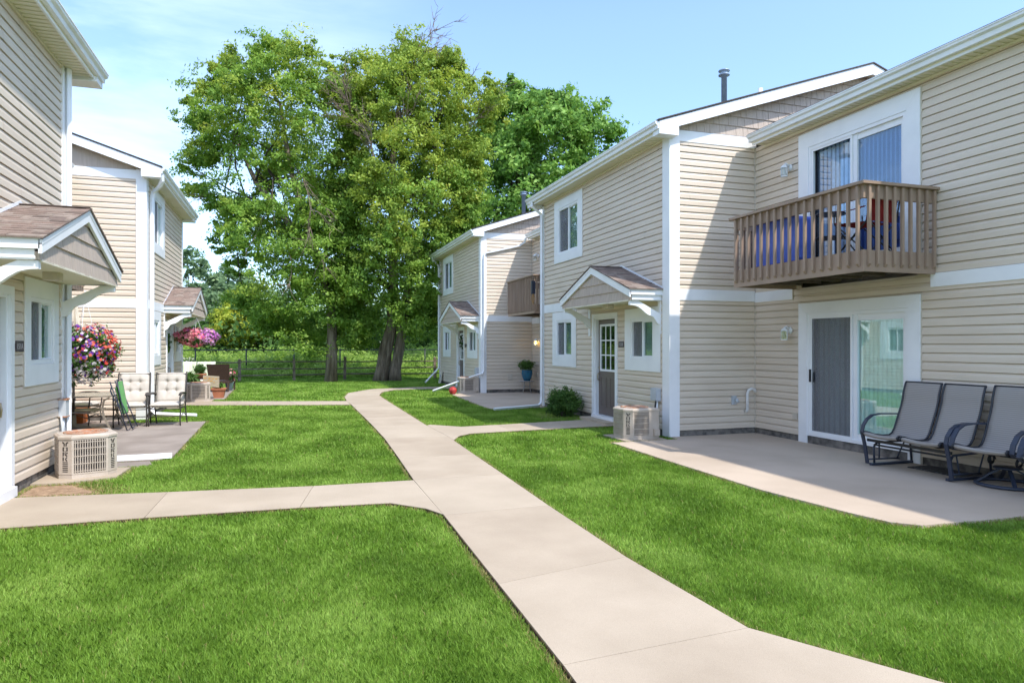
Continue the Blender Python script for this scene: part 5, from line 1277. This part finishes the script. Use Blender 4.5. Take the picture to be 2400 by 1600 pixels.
m=MB(); a=R(12)
m.loft([(-.31,-.02,.40),(.31,-.02,.40),(.31,.02,.40),(-.31,.02,.40)],[(-.36,-.20,.93),(.36,-.20,.93),(.36,-.16,.93),(-.36,-.16,.93)]); m.build('backrest',M['wicker'],t)
m=MB(); m.box(-.32,0,.28,.32,1.2,.36); m.build('seat',M['wicker'],t)
for x in (-.32,.26):
    for y in (-.02,1.1): m=MB(); m.loft([(x,y-.03,0),(x+.05,y-.03,0),(x+.05,y+.02,0),(x,y+.02,0)],[(x,y,.36),(x+.06,y,.36),(x+.06,y+.06,.36),(x,y+.06,.36)]); m.build('leg',M['wicker'],t)
for sx in (-1,1): m=MB(); m.tube([(sx*.34,-.05,.5),(sx*.35,.1,.56),(sx*.35,.5,.56),(sx*.34,.55,.34)],.022,8); m.build('armrest',M['wicker'],t)

# ---- far right patio
t=thing('side_table','round grey metal stool table under the teal pot','side table',(7.42,21.12,.028),0,local=True)
m=MB(); m.lathe((0,0,.375),[(.24,0),(.25,.01),(.24,.022),(.001,.022)],24); m.build('table_top',M['resin2'] if 'resin2' in M else M.setdefault('resin2',mat('grey_metal',(.36,.34,.33),rough=.5)),t)
for k in range(4):
    a=k*math.pi/2+.5; m=MB(); m.tube([(.13*math.cos(a),.13*math.sin(a),.375),(.13*math.cos(a),.13*math.sin(a),.2),(.19*math.cos(a),.19*math.sin(a),0)],.011,6); m.build('leg',M['resin2'],t)
m=MB(); m.lathe((0,0,.2),[(.13,0),(.13,.012),(.12,.012),(.12,0)],16); m.build('ring',M['resin2'],t)
t=thing('plant_pot','glossy teal pot of bushy green herbs standing on the round stool table','plant pot',(7.42,21.12,.425),0,local=True)
m=MB(); m.lathe((0,0,0),[(.10,0),(.15,.10),(.185,.24),(.18,.33),(.195,.355),(.17,.355),(.001,.33)],28); m.build('pot',M['teal'],t)
pottedleaves(t,(0,0,.50),(.30,.27,.20),60,44,.055,'leafshrub',86,shape=.3)
t=thing('ball','red ribbed rubber ball on the grass under the propped downspout','ball',(4.98,21.32,.015),0,local=True)
m=MB(); m.lathe((0,0,.125),[(.125*math.sin(x),-.125*math.cos(x)) for x in np.linspace(0.01,math.pi-.01,13)],20); m.build('ball_skin',M['ball'],t)
m=MB()
for k in range(3):
    m.tube([(.126*math.cos(th)*math.cos(k*1.05),.126*math.cos(th)*math.sin(k*1.05),.125+.126*math.sin(th)) for th in np.linspace(0,2*math.pi,25)],.003,4)
m.tube([(.127*math.cos(th),.127*math.sin(th),.125) for th in np.linspace(0,2*math.pi,25)],.003,4); m.build('seam',M['petal_white'] if 0 else M['red'],t)
t=thing('garden_plaque','cream oblong plaque with dark figure leaning on the far end of the right wall','plaque',(5.83,27.45,.02),0,local=True)
m=MB(); m.loft([(.0,-.16,.02),(.0,.16,.02),(.03,.16,.02),(.03,-.16,.02)],[(.11,-.14,.50),(.11,.14,.50),(.14,.14,.50),(.14,-.14,.50)]); m.build('board',M['umb'],t)
m=MB(); m.loft([(.018,-.05,.12),(.018,.06,.12),(.022,.06,.12),(.022,-.05,.12)],[(.073,-.04,.36),(.073,.03,.36),(.077,.03,.36),(.077,-.04,.36)]); m.build('painted_motif',M['pipe'],t)
t=thing('wind_chime','dark blue hanging chime with yellow-brown tails at the far balcony corner','wind chime',(6.62,18.32,3.0),0,local=True)
m=MB(); m.tube([(0,0,.42),(0,0,.62)],.004,4); m.box(-.05,-.05,.05,.05,.05,.42); m.build('chime_body',M['navy'],t)
m=MB(); m.strap([(0,-.02,.05),(.03,-.02,-.08),(.0,-.02,-.2)],.03,.006,(0,1,0)); m.strap([(0,.02,.05),(-.03,.02,-.1),(.01,.02,-.25)],.03,.006,(0,1,0)); m.build('tail',M['ochre'],t)

# ---- shrub by the right-hand door
t=thing('shrub','round dark green shrub growing beside the taupe door','shrub',(5.78,14.0,0),0,local=True)
m=MB(); g=np.random.default_rng(9)
for k in range(14): a=g.random()*6.28; limb(m,(.03*math.cos(a),.03*math.sin(a),0),(.30*math.cos(a),.30*math.sin(a),.25+.25*g.random()),.014,.003,g,seg=5,n=4)
m.build('stem',M['barkdark'],t)
k=150; d=g.normal(size=(k,3)); d/=np.linalg.norm(d,axis=1)[:,None]; C=np.array((0,0,.34))+d*(g.random(k)**.35)[:,None]*np.array((.36,.38,.26))*(1+.04*np.sin(d[:,0]*9+d[:,2]*6))[:,None]
V,F_,T=leaves(C,110,.034,np.full((k,3),.10),seed=10,shape=.5); npmesh('foliage',V,F_,M['leafshrub'],t,tint=T)

# ---- sling glider and swivel rockers (facing -x)
SL=[(-.47,.395),(-.49,.425),(-.47,.445),(-.42,.440),(-.30,.405),(-.15,.385),(-.05,.385),(.0,.41),(.04,.47),(.10,.62),(.155,.76),(.185,.86),(.20,.95),(.235,1.06),(.25,1.085)]
def sling(t,y0,y1,dx=0,dz=0):
    P=[(x+dx,z+dz) for x,z in SL]
    m=MB(); n=len(P)-1
    def fn(u,v):
        k=min(int(v*n),n-1); f=v*n-k; x=P[k][0]*(1-f)+P[k+1][0]*f; z=P[k][1]*(1-f)+P[k+1][1]*f
        return (x,y0+(y1-y0)*u,z-.018*math.sin(math.pi*u)*(1 if v<.5 else 0)+ 0)
    m.grid(fn,8,n*2); sl=m.build('sling_seat',M['sling'],t)
    so=sl.modifiers.new('thick','SOLIDIFY'); so.thickness=.006
    m=MB()
    for y in (y0,y1): m.tube([(x,y,z) for x,z in P],.013,8)
    m.tube([(P[-1][0],y0,P[-1][1]),(P[-1][0],y1,P[-1][1])],.010,6); m.tube([(P[5][0],y0,P[5][1]-.03),(P[5][0],y1,P[5][1]-.03)],.011,6); m.tube([(P[8][0]+.02,y0,P[8][1]),(P[8][0]+.02,y1,P[8][1])],.011,6); m.tube([(P[3][0]+.02,y0,P[3][1]-.03),(P[3][0]+.02,y1,P[3][1]-.03)],.010,6)
    m.build('seat_frame',M['black'],t)
t=thing('glider_bench','two-seat grey sling glider with dark blue frame, standing by the sliding door','glider bench',(7.58,6.47,.028),0,local=True)
sling(t,.025,.55); sling(t,-.545,-.02)
for sy in (-1,1):
    y=sy*.60
    m=MB(); m.strap([(-.36,y,.02),(-.40,y,.25),(-.45,y,.44),(-.43,y,.52),(-.37,y,.60),(-.28,y,.650),(-.15,y,.665),(.16,y,.655)],.05,.016,(0,1,0)); m.tube([(.16,y,.65),(.20,y*.93,.66)],.012,6); m.build('armrest',M['navy'],t)
    m=MB(); yy=y-sy*.055
    m.bar((-.36,yy,.018),(.34,yy,.018),.05,.03); m.tube([(-.30,yy,.03),(-.31,yy,.24),(-.27,yy,.29),(.26,yy,.31),(.31,yy,.26),(.33,yy,.03)],.014,8)
    m.tube([(-.22,yy,.29),(-.20,yy+sy*.02,.07)],.010,6); m.tube([(.22,yy,.31),(.10,yy+sy*.02,.07)],.010,6); m.tube([(-.36,yy+sy*.02,.08),(.14,yy+sy*.02,.07)],.012,6)
    m.build('side_base',M['navy'],t)
m=MB(); m.tube([(-.30,-.55,.27),(-.30,.55,.27)],.012,6); m.tube([(.25,-.55,.30),(.25,.55,.30)],.012,6); m.bar((-.36,-.6,.33),(-.36,.6,.33),.02,.035); m.tube([(.05,-.58,.345),(.05,.58,.345)],.013,6)
for y in (-.3,.3): m.tube([(-.42,y,.40),(-.2,y,.34),(.02,y,.345)],.010,6)
m.build('cross_bar',M['black'],t)
def rocker(label,loc,rz):
    t=thing('swivel_rocker',label,'patio chair',loc,rz,'swivel rocking chairs with grey slings',local=True)
    sling(t,-.29,.29,0,.01)
    for sy in (-1,1):
        y=sy*.325; m=MB(); m.strap([(-.40,y,.385),(-.46,y,.43),(-.43,y,.52),(-.36,y,.61),(-.26,y,.655),(-.12,y,.665),(.19,y,.655)],.055,.016,(0,1,0)); m.tube([(-.40,y,.39),(-.1,y*.9,.34),(.10,y*.9,.36),(.19,y*.95,.65)],.012,6); m.build('armrest',M['navy'],t)
    m=MB(); m.tube([(.30*math.cos(a),.30*math.sin(a),.022) for a in np.linspace(0,2*math.pi,33)],.019,8)
    for k in range(4): a=k*math.pi/2+.78; m.strap([(.30*math.cos(a),.30*math.sin(a),.03),(.17*math.cos(a),.17*math.sin(a),.13),(.05*math.cos(a),.05*math.sin(a),.2)],.04,.018,(-math.sin(a),math.cos(a),0))
    m.lathe((0,0,.19),[(.06,0),(.14,.005),(.14,.02),(.05,.025),(.001,.03)],18); m.build('swivel_base',M['navy'],t)
    m=MB()
    for y in (-.15,.15):
        m.tube([(-.02+.045*math.cos(a),y+.02*(a/9),.275+.045*math.sin(a)) for a in np.linspace(0,12,40)],.009,6); m.tube([(-.35,y,.38),(.0,y,.325),(.12,y,.38)],.013,6)
    m.tube([(0,-.27,.33),(0,.27,.33)],.013,6); m.build('rocking_spring',M['black'],t)
    return t
rk=rocker('grey sling swivel rocker on a ring base, right of the two-seat glider',(7.62,5.52,.028),R(4))
dup(rk,(7.55,4.74,.028),R(10),'swivel rocker cut off by the right edge of the picture')
t=thing('door_mat','dark rubber mat with pale scroll pattern under the glider','door mat',(7.72,6.35,.029),0,local=True)
m=MB(); m.box(-.18,-.40,0,.18,.40,.012); m.build('mat_sheet',M['matrug'],t)

# ---- on the near balcony
t=thing('folded_cot','blue nylon folded cot with darker piping standing on the near balcony','folded cot',(7.12,8.55,2.765),0,local=True)
m=MB(); 
def rbox(m,x0,y0,z0,x1,y1,z1,r,k=0): 
    P=[]; 
    for cy,cz,a0 in ((y1-r,z1-r,0),(y0+r,z1-r,90),(y0+r,z0+r,180),(y1-r,z0+r,270)):
        for a in range(0,91,15): P.append((cy+r*math.cos(R(a0+a)),cz+r*math.sin(R(a0+a))))
    m.loft([(x0,y,z) for y,z in P],[(x1,y,z) for y,z in P]); return P
P=rbox(m,-.17,-.50,.05,.12,.48,.70,.06); m.build('fabric_body',M['blue'],t)
m=MB(); 
for x in (-.17,.12): m.tube([(x,y,z) for y,z in P+P[:1]],.010,6)
m.build('piping',M['bluedark'],t)
m=MB(); 
for y in (-.44,.42): m.tube([(-.02,y,0),(-.02,y,.06)],.015,6)
m.tube([(0,-.3,.70),(0,-.25,.77),(0,.2,.78),(0,.26,.70)],.014,6); m.build('frame',M['black'],t)
t=thing('side_table','small black metal two-tier table on the balcony between the cot and the red chair','side table',(7.42,7.92,2.765),0,local=True)
m=MB(); 
for z in (.36,.70): m.lathe((0,0,z),[(.20,0),(.21,.01),(.20,.02),(.19,.012),(.001,.012)],20)
for k in range(3): a=k*2.09+.4; m.tube([(.19*math.cos(a),.19*math.sin(a),0),(.17*math.cos(a),.17*math.sin(a),.35),(.19*math.cos(a),.19*math.sin(a),.70)],.010,6)
m.build('table_frame',M['black'],t)
t=thing('camp_chair','red canvas camp chair with crossed black legs on the balcony','camp chair',(7.30,7.18,2.765),R(8),local=True)
# faces +y: back panel at -y
m=MB(); m.grid(lambda u,v:(-.27+.54*u,-.20-.10*v-.03*math.sin(math.pi*u),.44+.40*v),8,6); m.build('backrest',M['red'],t)
m=MB(); m.grid(lambda u,v:(-.26+.52*u,-.20+.46*v,.43-.05*math.sin(math.pi*u)*math.sin(math.pi*v)+.03*v),8,8); m.box(-.27,.24,.44,.27,.27,.47); m.build('seat',M['red'],t)
for sx in (-1,1):
    m=MB(); m.grid(lambda u,v:(sx*(.27+.06*u),-.22+.46*v,.62-.02*math.sin(math.pi*v)),2,6); m.build('armrest',M['red'],t)
m=MB()
for sx in (-1,1):
    m.tube([(sx*.28,.25,0),(sx*.28,-.24,.45),(sx*.28,-.31,.86)],.010,6); m.tube([(sx*.28,-.25,0),(sx*.28,.26,.46),(sx*.28,.26,.62)],.010,6)
m.tube([(-.28,.25,0),(.27,.26,.45)],.009,6); m.tube([(.28,.25,0),(-.27,.26,.45)],.009,6); m.tube([(-.28,-.25,0),(.27,-.24,.45)],.009,6); m.tube([(.28,-.25,0),(-.27,-.24,.45)],.009,6)
m.build('crossed_legs',M['black'],t)
# ================================================================ light, sky, camera
W=bpy.data.worlds.new('World'); SC.world=W; W.use_nodes=True; nt=W.node_tree; L=nt.links.new
for n in list(nt.nodes): nt.nodes.remove(n)
out=nt.nodes.new('ShaderNodeOutputWorld'); bg=nt.nodes.new('ShaderNodeBackground')
sky=nt.nodes.new('ShaderNodeTexSky'); sky.sky_type='NISHITA'; sky.sun_disc=False
sd=Vector((.38,-.62,1)).normalized()      # towards the sun
sky.sun_elevation=math.asin(sd.z); sky.sun_rotation=math.atan2(sd.x,sd.y)
sky.air_density=1.0; sky.dust_density=.8; sky.ozone_density=1.6; sky.altitude=200
tc=nt.nodes.new('ShaderNodeTexCoord'); mp=nt.nodes.new('ShaderNodeMapping'); mp.inputs['Scale'].default_value=(1.3,1.3,4.5); mp.inputs['Location'].default_value=(.35,.2,.1)
nz=nt.nodes.new('ShaderNodeTexNoise'); nz.inputs['Scale'].default_value=1.7; nz.inputs['Detail'].default_value=9; nz.inputs['Roughness'].default_value=.56; nz.inputs['Distortion'].default_value=.4
L(tc.outputs['Generated'],mp.inputs[0]); L(mp.outputs[0],nz.inputs['Vector'])
rp=nt.nodes.new('ShaderNodeValToRGB'); rp.color_ramp.elements[0].position=.42; rp.color_ramp.elements[1].position=.72; L(nz.outputs['Fac'],rp.inputs[0])
# thin cloud gathers in the western part of the sky (towards -x)
sx=nt.nodes.new('ShaderNodeSeparateXYZ'); L(tc.outputs['Generated'],sx.inputs[0])
mr=nt.nodes.new('ShaderNodeMapRange'); mr.inputs['From Min'].default_value=.20; mr.inputs['From Max'].default_value=-.30; L(sx.outputs['X'],mr.inputs['Value'])
mu=nt.nodes.new('ShaderNodeMath'); mu.operation='MULTIPLY'; L(rp.outputs[0],mu.inputs[0]); L(mr.outputs[0],mu.inputs[1])
ma=nt.nodes.new('ShaderNodeMath'); ma.operation='MULTIPLY'; ma.inputs[1].default_value=.40; L(mu.outputs[0],ma.inputs[0])
mx=nt.nodes.new('ShaderNodeMixRGB'); L(ma.outputs[0],mx.inputs[0]); L(sky.outputs[0],mx.inputs[1]); mx.inputs[2].default_value=(8.2,8.6,9.6,1)
hs=nt.nodes.new('ShaderNodeHueSaturation'); hs.inputs['Saturation'].default_value=SKYSAT; 
hz=nt.nodes.new('ShaderNodeMapRange'); hz.inputs['From Min'].default_value=.0; hz.inputs['From Max'].default_value=.42; hz.inputs['To Min'].default_value=1; hz.inputs['To Max'].default_value=0; L(sx.outputs['Z'],hz.inputs['Value'])
ml=nt.nodes.new('ShaderNodeMixRGB'); ml.blend_type='MULTIPLY'; L(hz.outputs[0],ml.inputs[0]); L(mx.outputs[0],ml.inputs[1]); ml.inputs[2].default_value=(.68,.77,.88,1)
L(ml.outputs[0],hs.inputs['Color'])
L(hs.outputs[0],bg.inputs[0]); bg.inputs[1].default_value=SKYSTR
L(bg.outputs[0],out.inputs[0])
sl=bpy.data.lights.new('sun','SUN'); sl.energy=SUNSTR; sl.angle=R(1.0); sl.color=(1,.95,.87)
so=bpy.data.objects.new('sun',sl); COL.objects.link(so); so.rotation_euler=sd.to_track_quat('Z','Y').to_euler(); so.location=(10,-10,30)
cam=bpy.data.cameras.new('camera'); cam.lens=24; cam.sensor_width=36; cam.sensor_fit='HORIZONTAL'; cam.shift_y=8/2400; cam.clip_end=3000; cam.clip_start=.05
co=bpy.data.objects.new('camera',cam); COL.objects.link(co); co.location=(0,0,1.6); co.rotation_euler=(R(90),0,R(-18.1)); SC.camera=co
SC.view_settings.view_transform='Standard'; SC.view_settings.look='None'; SC.view_settings.exposure=EXPO_; SC.view_settings.gamma=1
SC.render.engine='CYCLES'
SC.cycles.max_bounces=8; SC.cycles.transparent_max_bounces=24; SC.cycles.diffuse_bounces=4
